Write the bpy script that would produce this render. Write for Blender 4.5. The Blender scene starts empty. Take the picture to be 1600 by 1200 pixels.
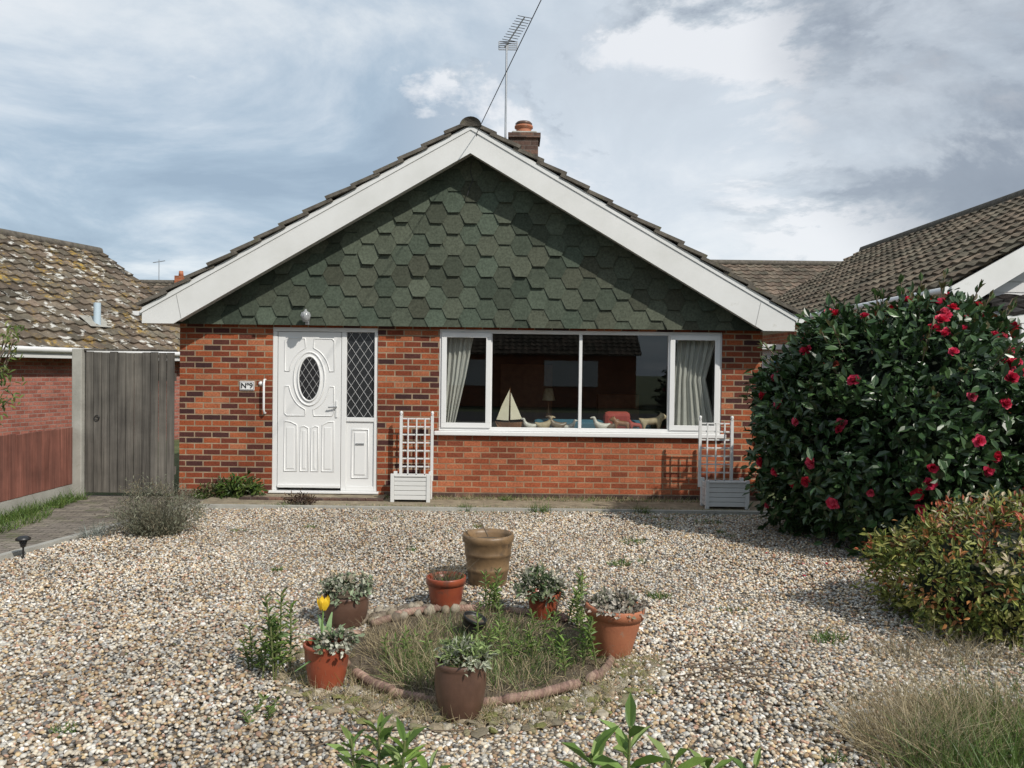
import bpy, math, random
import numpy as np
from mathutils import Vector, Matrix
random.seed(7); rng=np.random.default_rng(11)
S=bpy.context.scene; COL=S.collection
G=-0.08
# ---------------------------------------------------------------- helpers
def link(o,parent=None):
    COL.objects.link(o)
    if parent is not None:
        o.parent=parent; o.matrix_parent_inverse=Matrix.Translation(-parent.location)
    return o
def empty(name,loc=(0,0,0)):
    o=bpy.data.objects.new(name,None); o.location=loc; o.empty_display_size=.2; return link(o)
def mesh_obj(name,verts,faces,mat,parent=None,smooth=False):
    me=bpy.data.meshes.new(name); me.from_pydata([tuple(v) for v in verts],[],faces); me.update()
    if mat: me.materials.append(mat)
    if smooth:
        for p in me.polygons: p.use_smooth=True
    return link(bpy.data.objects.new(name,me),parent)
BF=[(0,3,2,1),(4,5,6,7),(0,1,5,4),(1,2,6,5),(2,3,7,6),(3,0,4,7)]
def box(name,x0,x1,y0,y1,z0,z1,mat,parent=None,bevel=0):
    v=[(x0,y0,z0),(x1,y0,z0),(x1,y1,z0),(x0,y1,z0),(x0,y0,z1),(x1,y0,z1),(x1,y1,z1),(x0,y1,z1)]
    o=mesh_obj(name,v,BF,mat,parent)
    if bevel:
        m=o.modifiers.new('b','BEVEL'); m.width=bevel; m.segments=2
    return o
def boxes(name,lst,mat,parent=None,bevel=0):
    V=[];F=[]
    for (x0,x1,y0,y1,z0,z1) in lst:
        b=len(V)
        V+=[(x0,y0,z0),(x1,y0,z0),(x1,y1,z0),(x0,y1,z0),(x0,y0,z1),(x1,y0,z1),(x1,y1,z1),(x0,y1,z1)]
        F+=[tuple(b+i for i in f) for f in BF]
    o=mesh_obj(name,V,F,mat,parent)
    if bevel:
        m=o.modifiers.new('b','BEVEL'); m.width=bevel; m.segments=2
    return o
def prism_xz(name,poly,y0,y1,mat,parent=None):
    n=len(poly); V=[(x,y0,z) for x,z in poly]+[(x,y1,z) for x,z in poly]
    F=[tuple(range(n)),tuple(range(2*n-1,n-1,-1))]+[(i,i+n,(i+1)%n+n,(i+1)%n) for i in range(n)]
    return mesh_obj(name,V,F,mat,parent)
def poly_prism(name,poly,z0,z1,mat,parent=None):
    n=len(poly); V=[(x,y,z0) for x,y in poly]+[(x,y,z1) for x,y in poly]
    F=[tuple(range(n-1,-1,-1)),tuple(range(n,2*n))]+[(i,(i+1)%n,(i+1)%n+n,i+n) for i in range(n)]
    return mesh_obj(name,V,F,mat,parent)
def lathe(name,prof,mat,parent,loc,seg=36,tilt=(0,0)):
    V=[];F=[];n=len(prof)
    M=Matrix.Rotation(tilt[0],4,'X')@Matrix.Rotation(tilt[1],4,'Y')
    for i in range(seg):
        a=2*math.pi*i/seg
        for r,z in prof:
            p=M@Vector((r*math.cos(a),r*math.sin(a),z)); V.append(p+Vector(loc))
    for i in range(seg):
        j=(i+1)%seg
        for k in range(n-1): F.append((i*n+k,j*n+k,j*n+k+1,i*n+k+1))
    return mesh_obj(name,V,F,mat,parent,True)
def tube(name,pts,r,mat,parent=None,cyclic=False,radii=None):
    c=bpy.data.curves.new(name,'CURVE'); c.dimensions='3D'; c.bevel_depth=r; c.bevel_resolution=2; c.use_fill_caps=True
    if pts and not isinstance(pts[0][0],(tuple,list,Vector)): pts=[pts]
    for line in pts:
        s=c.splines.new('POLY'); s.points.add(len(line)-1)
        for i,p in enumerate(line):
            s.points[i].co=(p[0],p[1],p[2],1)
            if radii: s.points[i].radius=radii[i]
        s.use_cyclic_u=cyclic
    c.materials.append(mat)
    return link(bpy.data.objects.new(name,c),parent)
def scatter(name,TV,TF,P,R,SC,C,mat,parent=None,smooth=True):
    TV=np.array(TV,float);TF=np.array(TF,int);N=len(P);nv=len(TV);k=TF.shape[1]
    V=np.einsum('nij,nvj->nvi',R,TV[None]*SC[:,None,:])+P[:,None,:]
    F=(TF[None]+(np.arange(N)*nv)[:,None,None]).reshape(-1)
    nf=len(F)//k
    me=bpy.data.meshes.new(name)
    me.vertices.add(N*nv); me.vertices.foreach_set('co',V.reshape(-1).astype(np.float32))
    me.loops.add(nf*k); me.loops.foreach_set('vertex_index',F.astype(np.int32))
    me.polygons.add(nf); me.polygons.foreach_set('loop_start',(np.arange(nf)*k).astype(np.int32))
    try: me.polygons.foreach_set('loop_total',np.full(nf,k,dtype=np.int32))
    except Exception: pass
    me.polygons.foreach_set('use_smooth',np.full(nf,smooth,dtype=bool))
    me.update(calc_edges=True)
    ca=me.color_attributes.new('Col','FLOAT_COLOR','POINT')
    cc=np.ones((N,nv,4),np.float32); cc[:,:,:3]=C[:,None,:]
    ca.data.foreach_set('color',cc.reshape(-1))
    me.materials.append(mat)
    return link(bpy.data.objects.new(name,me),parent)
def norm(a): return a/np.maximum(np.linalg.norm(a,axis=-1,keepdims=True),1e-9)
def frames(d,n):
    y=norm(d); x=norm(np.cross(y,n)); z=np.cross(x,y)
    return np.stack([x,y,z],axis=-1)
def randrot(N):
    return frames(rng.normal(size=(N,3)),rng.normal(size=(N,3)))
def pick(pal,N,var=.15):
    pal=np.array(pal); c=pal[rng.integers(0,len(pal),N)]
    return np.clip(c*(1+rng.uniform(-var,var,(N,1))),0,1)
# ---------------------------------------------------------------- materials
def newmat(name):
    m=bpy.data.materials.new(name); m.use_nodes=True; nt=m.node_tree
    return m,nt,nt.nodes['Principled BSDF']
def N(nt,t,**kw):
    n=nt.nodes.new(t)
    for k,v in kw.items(): setattr(n,k,v)
    return n
def ramp(nt,stops):
    r=N(nt,'ShaderNodeValToRGB'); e=r.color_ramp.elements
    while len(e)<len(stops): e.new(.5)
    for i,(p,c) in enumerate(stops): e[i].position=p; e[i].color=(*c,1)
    return r
def mixc(nt,a,b,fac,mode='MIX'):
    m=N(nt,'ShaderNodeMix',data_type='RGBA',blend_type=mode)
    for s,v in ((m.inputs[6],a),(m.inputs[7],b),(m.inputs[0],fac)):
        if isinstance(v,(int,float)): s.default_value=v
        elif isinstance(v,tuple): s.default_value=(*v,1)
        else: nt.links.new(v,s)
    return m.outputs[2]
def noise(nt,vec,scale,detail=5,rough=.6,dist=0):
    n=N(nt,'ShaderNodeTexNoise'); n.inputs['Scale'].default_value=scale; n.inputs['Detail'].default_value=detail
    n.inputs['Roughness'].default_value=rough; n.inputs['Distortion'].default_value=dist
    nt.links.new(vec,n.inputs['Vector']); return n
def bump(nt,b,h,strength,dist):
    k=N(nt,'ShaderNodeBump'); k.inputs['Strength'].default_value=strength; k.inputs['Distance'].default_value=dist
    nt.links.new(h,k.inputs['Height']); nt.links.new(k.outputs[0],b.inputs['Normal'])
def objco(nt): return N(nt,'ShaderNodeTexCoord').outputs['Object']
def mat(name,c1,c2=None,rough=.6,scale=6,bscale=60,bs=.15,bd=.01,attr=False,spec=.5,metal=0,trans=0,grime=None):
    m,nt,b=newmat(name); co=objco(nt)
    n=noise(nt,co,scale)
    r=ramp(nt,[(.3,c1),(.7,c2 or c1)])
    nt.links.new(n.outputs[0],r.inputs[0]); col=r.outputs[0]
    if attr:
        a=N(nt,'ShaderNodeAttribute',attribute_name='Col')
        col=mixc(nt,a.outputs['Color'],r.outputs[0],1.0,'MULTIPLY')
    if grime:
        n3=noise(nt,co,grime[1],8,.7); r3=ramp(nt,[(grime[2],(0,0,0)),(grime[2]+.12,(1,1,1))]); nt.links.new(n3.outputs[0],r3.inputs[0])
        col=mixc(nt,col,grime[0],r3.outputs[0])
    nt.links.new(col,b.inputs['Base Color'])
    b.inputs['Roughness'].default_value=rough; b.inputs['Specular IOR Level'].default_value=spec; b.inputs['Metallic'].default_value=metal
    if bs:
        n2=noise(nt,co,bscale,4); bump(nt,b,n2.outputs[0],bs,bd)
    if trans:
        t=N(nt,'ShaderNodeBsdfTranslucent'); nt.links.new(col,t.inputs[0]); mx=N(nt,'ShaderNodeMixShader'); mx.inputs[0].default_value=trans
        out=nt.nodes['Material Output']; nt.links.new(b.outputs[0],mx.inputs[1]); nt.links.new(t.outputs[0],mx.inputs[2]); nt.links.new(mx.outputs[0],out.inputs[0])
    return m
def brick(name,stops,mortar,w=.225,h=.075,ms=.009,grime=None,flat=False,bd=.006):
    m,nt,b=newmat(name); co=objco(nt)
    s=N(nt,'ShaderNodeSeparateXYZ'); nt.links.new(co,s.inputs[0])
    c=N(nt,'ShaderNodeCombineXYZ')
    if flat: nt.links.new(s.outputs[0],c.inputs[0]); nt.links.new(s.outputs[1],c.inputs[1])
    else:
        a=N(nt,'ShaderNodeMath',operation='ADD'); nt.links.new(s.outputs[0],a.inputs[0]); nt.links.new(s.outputs[1],a.inputs[1])
        nt.links.new(a.outputs[0],c.inputs[0]); nt.links.new(s.outputs[2],c.inputs[1])
    nw=noise(nt,c.outputs[0],9,2); wv=N(nt,'ShaderNodeVectorMath',operation='MULTIPLY_ADD'); wv.inputs[1].default_value=(.006,.006,0)
    nt.links.new(nw.outputs['Color'],wv.inputs[0]); nt.links.new(c.outputs[0],wv.inputs[2])
    k=N(nt,'ShaderNodeTexBrick'); nt.links.new(wv.outputs[0],k.inputs['Vector'])
    k.inputs['Color1'].default_value=(0,0,0,1);k.inputs['Color2'].default_value=(1,1,1,1);k.inputs['Mortar'].default_value=(.5,.5,.5,1)
    k.inputs['Scale'].default_value=1;k.inputs['Brick Width'].default_value=w;k.inputs['Row Height'].default_value=h
    k.inputs['Mortar Size'].default_value=ms;k.inputs['Mortar Smooth'].default_value=.25
    r=ramp(nt,stops); nt.links.new(k.outputs['Color'],r.inputs[0])
    n=noise(nt,co,45,6,.7); r2=ramp(nt,[(.3,(.55,.55,.55)),(.7,(1.4,1.4,1.4))]); nt.links.new(n.outputs[0],r2.inputs[0])
    col=mixc(nt,r.outputs[0],r2.outputs[0],1.0,'MULTIPLY')
    n5=noise(nt,co,1.3,5,.6); r5=ramp(nt,[(.3,(.70,.68,.67)),(.7,(1.15,1.15,1.15))]); nt.links.new(n5.outputs[0],r5.inputs[0])
    nm=noise(nt,co,7,4); rm=ramp(nt,[(.3,tuple(x*.6 for x in mortar)),(.7,mortar)]); nt.links.new(nm.outputs[0],rm.inputs[0])
    col=mixc(nt,col,rm.outputs[0],k.outputs['Fac'])
    col=mixc(nt,col,r5.outputs[0],1.0,'MULTIPLY')
    if grime:
        n3=noise(nt,co,grime[1],8,.7); r3=ramp(nt,[(grime[2],(0,0,0)),(grime[2]+.15,(1,1,1))]); nt.links.new(n3.outputs[0],r3.inputs[0])
        col=mixc(nt,col,grime[0],r3.outputs[0])
    nt.links.new(col,b.inputs['Base Color']); b.inputs['Roughness'].default_value=.85; b.inputs['Specular IOR Level'].default_value=.25
    inv=N(nt,'ShaderNodeMath',operation='MULTIPLY_ADD'); inv.inputs[1].default_value=-1.0; nt.links.new(k.outputs['Fac'],inv.inputs[0])
    ml=N(nt,'ShaderNodeMath',operation='MULTIPLY'); ml.inputs[1].default_value=.5; nt.links.new(n.outputs[0],ml.inputs[0]); nt.links.new(ml.outputs[0],inv.inputs[2])
    bump(nt,b,inv.outputs[0],.6,bd)
    return m
def roofmat(name,spots,yellow):
    m,nt,b=newmat(name); co=objco(nt)
    a=N(nt,'ShaderNodeAttribute',attribute_name='Col')
    n=noise(nt,co,14,6,.7); r=ramp(nt,[(.3,(.55,.55,.55)),(.7,(1.35,1.35,1.35))]); nt.links.new(n.outputs[0],r.inputs[0])
    col=mixc(nt,a.outputs['Color'],r.outputs[0],1.0,'MULTIPLY')
    n1=noise(nt,co,1.1,5,.7); n2=noise(nt,co,4.5,6,.65)
    n7=noise(nt,co,.6,6,.7); r7=ramp(nt,[(.35,(.65,.66,.62)),(.65,(1.2,1.17,1.1))]); nt.links.new(n7.outputs[0],r7.inputs[0])
    col=mixc(nt,col,r7.outputs[0],1.0,'MULTIPLY')
    if yellow:
        ry=ramp(nt,[(.50,(0,0,0)),(.62,(1,1,1))]); nt.links.new(n1.outputs[0],ry.inputs[0])
        n6=noise(nt,co,9,4,.7); r6=ramp(nt,[(.48,(0,0,0)),(.58,(1,1,1))]); nt.links.new(n6.outputs[0],r6.inputs[0])
        f=mixc(nt,ry.outputs[0],r6.outputs[0],1.0,'MULTIPLY'); col=mixc(nt,col,(.34,.22,.045),f)
    rs=ramp(nt,[(spots,(0,0,0)),(spots+.05,(1,1,1))]); nt.links.new(n2.outputs[0],rs.inputs[0])
    col=mixc(nt,col,(.48,.47,.43),rs.outputs[0])
    nt.links.new(col,b.inputs['Base Color']); b.inputs['Roughness'].default_value=.9; b.inputs['Specular IOR Level'].default_value=.25
    bump(nt,b,n.outputs[0],.4,.02); return m

M_brick=brick('red_facing_brick',[(0,(.05,.022,.022)),(.16,(.10,.032,.024)),(.34,(.19,.046,.022)),(.58,(.27,.064,.025)),(.82,(.35,.095,.036)),(1,(.42,.16,.08))],(.40,.30,.20))
M_brick2=brick('orange_brick',[(0,(.18,.048,.024)),(.4,(.31,.080,.034)),(1,(.40,.135,.065))],(.38,.245,.15))
M_pink=brick('pink_brick',[(0,(.28,.095,.07)),(.5,(.38,.135,.10)),(1,(.44,.18,.135))],(.38,.28,.24))
M_dbrick=brick('dark_engineering_brick',[(0,(.05,.035,.03)),(.6,(.11,.065,.05)),(1,(.16,.09,.065))],(.17,.14,.12),ms=.006)
M_pave=brick('block_paving',[(0,(.15,.13,.11)),(.5,(.2,.175,.15)),(1,(.25,.22,.18))],(.07,.07,.05),.2,.1,.006,((.09,.11,.04),2.5,.55),True)
M_upvc=mat('white_upvc',(.67,.67,.66),(.71,.71,.70),.3,2,40,0)
M_upvc2=mat('white_plastic_board',(.58,.58,.56),(.68,.68,.67),.4,1.5,40,.05,grime=((.45,.44,.39),3,.64))
M_seam=mat('grey_joint',(.35,.35,.34),rough=.6,bs=0)
M_soffit=mat('soffit_white',(.5,.5,.48),(.6,.6,.58),.5,2,40,.03)
M_back=mat('gable_backing_felt',(.03,.04,.03),(.04,.05,.04),.95,20,60,.2)
M_shing=mat('green_felt_shingle',(.7,.7,.7),(1.3,1.3,1.3),.95,40,260,.5,.004,attr=True,spec=.15)
M_rooft=mat('concrete_tile_mossy',(.07,.062,.052),(.155,.138,.115),.95,9,50,.5,.02,grime=((.11,.11,.05),8,.58),spec=.2)
M_leftroof=roofmat('lichen_roof_tile',.575,True)
M_rightroof=roofmat('brown_roof_tile',.70,False)
M_terra=mat('terracotta',(.32,.11,.055),(.42,.16,.08),.75,7,60,.15,grime=((.3,.22,.16),9,.58))
M_terra2=mat('glazed_terracotta',(.22,.046,.025),(.30,.076,.035),.33,6,60,.05,grime=((.14,.06,.04),8,.56))
M_tan=mat('tan_glazed_pot',(.12,.075,.038),(.24,.15,.075),.45,8,30,.2,grime=((.075,.05,.03),10,.53))
M_brownpot=mat('brown_pot',(.07,.038,.026),(.12,.065,.045),.38,8,60,.1)
M_black=mat('black_plastic',(.012,.012,.013),(.02,.02,.02),.4,8,60,.0)
M_soil=mat('soil',(.05,.035,.02),(.16,.12,.08),.95,25,70,.8,.02)
M_conc=mat('concrete',(.26,.25,.22),(.38,.37,.33),.9,4,60,.4,.01,grime=((.14,.14,.09),5,.6))
M_mossconc=mat('mossy_concrete',(.15,.12,.08),(.31,.26,.18),.95,9,60,.6,.015,grime=((.1,.12,.035),3.5,.6))
def woodmat(name,c1,c2):
    m,nt,b=newmat(name); co=objco(nt); mp=N(nt,'ShaderNodeMapping'); mp.inputs['Scale'].default_value=(30,30,1.2); nt.links.new(co,mp.inputs[0])
    n=noise(nt,mp.outputs[0],1,6,.65,.3); r=ramp(nt,[(.3,c1),(.7,c2)]); nt.links.new(n.outputs[0],r.inputs[0])
    n4=noise(nt,co,2.0,4); r4=ramp(nt,[(.3,(.6,.6,.6)),(.7,(1.25,1.25,1.25))]); nt.links.new(n4.outputs[0],r4.inputs[0])
    s=N(nt,'ShaderNodeSeparateXYZ'); nt.links.new(co,s.inputs[0]); q=N(nt,'ShaderNodeMath',operation='ADD'); nt.links.new(s.outputs[0],q.inputs[0]); nt.links.new(s.outputs[1],q.inputs[1])
    sn=N(nt,'ShaderNodeMath',operation='SNAP'); sn.inputs[1].default_value=.104; nt.links.new(q.outputs[0],sn.inputs[0])
    wn=N(nt,'ShaderNodeTexWhiteNoise',noise_dimensions='1D'); nt.links.new(sn.outputs[0],wn.inputs['W']); rw=ramp(nt,[(0,(.75,.75,.75)),(1,(1.2,1.18,1.15))]); nt.links.new(wn.outputs['Value'],rw.inputs[0])
    col=mixc(nt,r.outputs[0],r4.outputs[0],1.0,'MULTIPLY'); col=mixc(nt,col,rw.outputs[0],1.0,'MULTIPLY')
    nt.links.new(col,b.inputs['Base Color']); b.inputs['Roughness'].default_value=.85; bump(nt,b,n.outputs[0],.5,.006); return m
M_gate=woodmat('weathered_grey_wood',(.055,.05,.043),(.15,.138,.12))
M_fence=woodmat('red_brown_wood',(.13,.045,.03),(.27,.11,.08))
M_leaf=mat('foliage_leaf',(.8,.8,.8),(1.15,1.15,1.15),.5,20,60,0,attr=True,spec=.4,trans=.25)
M_gloss=mat('glossy_camellia_leaf',(.8,.8,.8),(1.15,1.15,1.15),.36,20,60,0,attr=True,spec=.5,trans=.10)
M_petal=mat('petal',(.85,.85,.85),(1.1,1.1,1.1),.5,20,60,0,attr=True,trans=.3)
M_peb=mat('pebble',(.75,.75,.75),(1.2,1.2,1.2),.75,90,200,.1,.002,attr=True,spec=.3)
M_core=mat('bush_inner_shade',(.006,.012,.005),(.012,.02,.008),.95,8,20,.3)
M_bark=mat('bark',(.09,.065,.045),(.16,.12,.085),.9,20,60,.4)
M_metal=mat('galvanised_metal',(.35,.36,.37),(.45,.46,.47),.4,9,60,0,metal=.8)
M_cable=mat('black_cable',(.02,.02,.02),rough=.6,bs=0)
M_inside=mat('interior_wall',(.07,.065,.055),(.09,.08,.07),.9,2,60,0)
M_curtain=mat('curtain_cloth',(.60,.585,.53),(.68,.66,.61),.9,10,60,.1,trans=.3)
M_sail=mat('sail_cloth',(.62,.56,.42),(.68,.62,.48),.8,10,60,0)
M_wood2=mat('varnished_wood',(.18,.08,.035),(.28,.13,.055),.5,10,60,0)
M_fig=mat('figurine',(.34,.25,.14),(.48,.39,.25),.5,20,60,0)
M_blue=mat('blue_upholstery',(.03,.10,.14),(.04,.13,.18),.9,10,60,0)
M_red=mat('red_cloth',(.30,.04,.03),(.38,.07,.05),.8,10,60,0)
M_dglass=mat('obscured_glass',(.012,.013,.015),(.03,.032,.035),.12,60,90,.15,.004)
M_lead=mat('lead_strip',(.4,.4,.4),rough=.5,bs=0)
M_asph=mat('asphalt',(.045,.045,.047),(.065,.065,.065),.9,8,150,.4,.005)
M_lawn=mat('distant_grass',(.045,.075,.02),(.11,.12,.05),.95,1.5,40,.6,.03)
M_clad=mat('white_cladding',(.6,.6,.6),(.7,.7,.7),.5,2,40,0)
M_blk=mat('black_paint',(.01,.01,.01),rough=.5,bs=0)
def glassmat():
    # thin pane: symmetric Schlick reflectance (same from both sides) over a clear pane
    m,nt,b=newmat('window_glass'); nt.nodes.remove(b); out=nt.nodes['Material Output']
    t=N(nt,'ShaderNodeBsdfTransparent'); t.inputs[0].default_value=(.86,.89,.88,1)
    g=N(nt,'ShaderNodeBsdfGlossy'); g.inputs['Roughness'].default_value=.01; g.inputs[0].default_value=(.95,.98,1,1)
    lw=N(nt,'ShaderNodeLayerWeight'); lw.inputs[0].default_value=.5
    pw=N(nt,'ShaderNodeMath',operation='POWER'); pw.inputs[1].default_value=5; nt.links.new(lw.outputs['Facing'],pw.inputs[0])
    ad=N(nt,'ShaderNodeMath',operation='MULTIPLY_ADD'); ad.inputs[1].default_value=.9; ad.inputs[2].default_value=.07; nt.links.new(pw.outputs[0],ad.inputs[0])
    mx=N(nt,'ShaderNodeMixShader'); nt.links.new(ad.outputs[0],mx.inputs[0]); nt.links.new(t.outputs[0],mx.inputs[1]); nt.links.new(g.outputs[0],mx.inputs[2]); nt.links.new(mx.outputs[0],out.inputs[0]); return m
M_glass=glassmat()
def gravelmat():
    m,nt,b=newmat('gravel_bed'); co=objco(nt)
    v=N(nt,'ShaderNodeTexVoronoi'); v.inputs['Scale'].default_value=42; nt.links.new(co,v.inputs['Vector'])
    s=N(nt,'ShaderNodeSeparateColor'); nt.links.new(v.outputs['Color'],s.inputs[0])
    r=ramp(nt,[(0,(.14,.11,.08)),(.2,(.28,.20,.12)),(.45,(.38,.31,.22)),(.7,(.47,.42,.35)),(.9,(.58,.54,.48)),(1,(.66,.64,.6))]); nt.links.new(s.outputs[0],r.inputs[0])
    e=N(nt,'ShaderNodeMath',operation='MULTIPLY_ADD'); e.inputs[1].default_value=-1.1; e.inputs[2].default_value=1.0; nt.links.new(v.outputs['Distance'],e.inputs[0])
    rr=ramp(nt,[(.25,(.25,.25,.25)),(.6,(1,1,1))]); nt.links.new(e.outputs[0],rr.inputs[0])
    nt.links.new(mixc(nt,r.outputs[0],rr.outputs[0],1.0,'MULTIPLY'),b.inputs['Base Color']); b.inputs['Roughness'].default_value=.85
    bump(nt,b,e.outputs[0],1.0,.02); return m
M_gravel=gravelmat()

# ---------------------------------------------------------------- ground
mesh_obj('ground',[(-400,-400,G-.03),(400,-400,G-.03),(400,400,G-.03),(-400,400,G-.03)],[(0,1,2,3)],M_lawn)
def kx(Y): return -4.3+(Y-6.8)*.2115
mesh_obj('gravel_bed',[(kx(-1),-1,G),(5.6,-1,G),(5.6,9.45,G),(kx(9.45),9.45,G)],[(0,1,2,3)],M_gravel)
mesh_obj('side_path',[(-5.52,-1,G-.01),(kx(-1)-.05,-1,G-.01),(kx(9.45)-.05,9.45,G-.01),(kx(9.45)-.05,10.38,G-.01),(-5.52,10.38,G-.01)],[(0,1,2,3,4)],M_pave)
poly_prism('path_kerb',[(kx(-1)-.06,-1),(kx(-1),-1),(kx(9.45),9.45),(kx(9.45)-.06,9.52)],G-.02,G+.045,M_conc)
poly_prism('front_kerb',[(kx(9.45),9.45),(5.6,9.45),(5.6,9.52),(kx(9.45)-.05,9.52)],G-.02,G+.04,M_conc)
mesh_obj('house_front_path',[(kx(9.45)-.05,9.52,G+.02),(5.6,9.52,G+.02),(5.6,10.41,G+.02),(kx(9.45)-.05,10.41,G+.02)],[(0,1,2,3)],M_mossconc)
box('pavement',-60,60,-5.5,-3.2,G-.03,G+.0,M_conc)
mesh_obj('road',[(-60,-12,G-.02),(60,-12,G-.02),(60,-5.6,G-.02),(-60,-5.6,G-.02)],[(0,1,2,3)],M_asph)

# ---------------------------------------------------------------- main bungalow
H=empty('brick_bungalow',(-.535,15,G))
W0,W1,FY=-4.30,3.23,10.40; x0=-.55
DX0,DX1=-3.10,-1.74; WX0,WX1=-.944,2.715; WZ0=.78; TZ=2.115
boxes('front_wall',[(W0,DX0,FY,FY+.28,G-.1,2.6),(DX1,WX0,FY,FY+.28,G-.1,2.6),(WX1,W1,FY,FY+.28,G-.1,2.6),
   (DX0,DX1,FY,FY+.28,TZ,2.6),(DX0,DX1,FY,FY+.28,G-.1,-.005),(WX0,WX1,FY,FY+.28,TZ,2.6)],M_brick,H)
box('under_window_wall',WX0,WX1,FY+.0015,FY+.28,G-.1,WZ0-.02,M_brick2,H)
boxes('side_and_back_walls',[(W0,W0+.28,FY+.28,20,G-.1,2.4),(W1-.28,W1,FY+.28,20,G-.1,2.4),(W0,W1,20,20.28,G-.1,2.4)],M_brick,H)
boxes('brick_plinth',[(W0-.01,DX0-.2,FY-.012,FY,G,G+.075),(DX1+.1,W1+.01,FY-.012,FY,G,G+.075)],M_dbrick,H)
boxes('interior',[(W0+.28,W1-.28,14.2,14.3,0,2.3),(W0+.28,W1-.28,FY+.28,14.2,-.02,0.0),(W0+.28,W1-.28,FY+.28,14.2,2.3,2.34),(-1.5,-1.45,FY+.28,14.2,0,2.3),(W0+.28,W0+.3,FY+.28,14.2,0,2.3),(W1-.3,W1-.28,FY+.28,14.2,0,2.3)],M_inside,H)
boxes('interior_bookcase',[(-.2,.7,13.9,14.19,0,1.7),(1.5,2.2,13.9,14.19,0,1.2)],M_wood2,H)
GY=10.30
def rz(d): return 4.60-.587*d
gb=[(x0-3.76,2.14),(x0+3.76,2.14),(x0+3.76,rz(3.76)),(x0,rz(0)),(x0-3.76,rz(3.76))]
prism_xz('gable_backing',gb,GY,GY+.09,M_back,H)
prism_xz('gable_wall_core',[(x0-3.2,2.6),(x0+3.2,2.6),(x0,rz(0)-.05)],GY+.10,GY+.3,M_brick,H)
def clip(poly,a,b,c):
    out=[]
    for i in range(len(poly)):
        p,q=poly[i],poly[(i+1)%len(poly)]; fp=a*p[0]+b*p[1]-c; fq=a*q[0]+b*q[1]-c
        if fp<=0: out.append(p)
        if fp*fq<0:
            t=fp/(fp-fq); out.append((p[0]+t*(q[0]-p[0]),p[1]+t*(q[1]-p[1])))
    return out
V=[];F=[];CC=[]
w=.435;e=.135;hw=.1465;hf_=.075
for i in range(-2,20):
    zb=2.11+i*e
    for j in range(-11,12):
        cx=x0+j*w+(w/2 if i%2 else 0)+random.uniform(-.006,.006)
        jz=random.uniform(-.006,.006); rot=random.uniform(-.025,.025)
        pl=[(-hf_,0),(hf_,0),(hw,e),(hw,2*e),(-hw,2*e),(-hw,e)]
        pl=[(cx+x+rot*z,zb+z+jz-rot*x) for x,z in pl]
        pl=clip(pl,0,-1,-2.135); 
        if len(pl)>2: pl=clip(pl,.587,1,4.585+.587*x0)
        if len(pl)>2: pl=clip(pl,-.587,1,4.585-.587*x0)
        if len(pl)>2: pl=clip(pl,1,0,x0+3.78)
        if len(pl)>2: pl=clip(pl,-1,0,-(x0-3.78))
        if len(pl)<3: continue
        curl=random.random()**2.5*.034; cs=random.uniform(-.05,.05)
        def yy(x,z):
            t=(z-zb)/(2*e); d=.016*(1-t)+.004
            if t<.35: d+=curl*(1+cs*20*(x-cx))*(.35-t)/.35
            return GY-d
        b0=len(V); n=len(pl)
        V+=[(x,yy(x,z),z) for x,z in pl]+[(x,min(GY-.001,yy(x,z)+.006),z) for x,z in pl]
        F.append(tuple(range(b0,b0+n)))
        F+=[(b0+k,b0+k+n,b0+(k+1)%n+n,b0+(k+1)%n) for k in range(n)]
        g=random.choice([.72,.86,.95,1,1.05,1.12,1.25]); t=random.random()
        c=(.062*g+.016*t,.080*g+.006*t,.060*g+.003*t,1)
        CC+=[c]*(2*n)
o=mesh_obj('hex_shingles',V,F,M_shing,H)
ca=o.data.color_attributes.new('Col','FLOAT_COLOR','POINT'); ca.data.foreach_set('color',np.array(CC,np.float32).reshape(-1))
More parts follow.
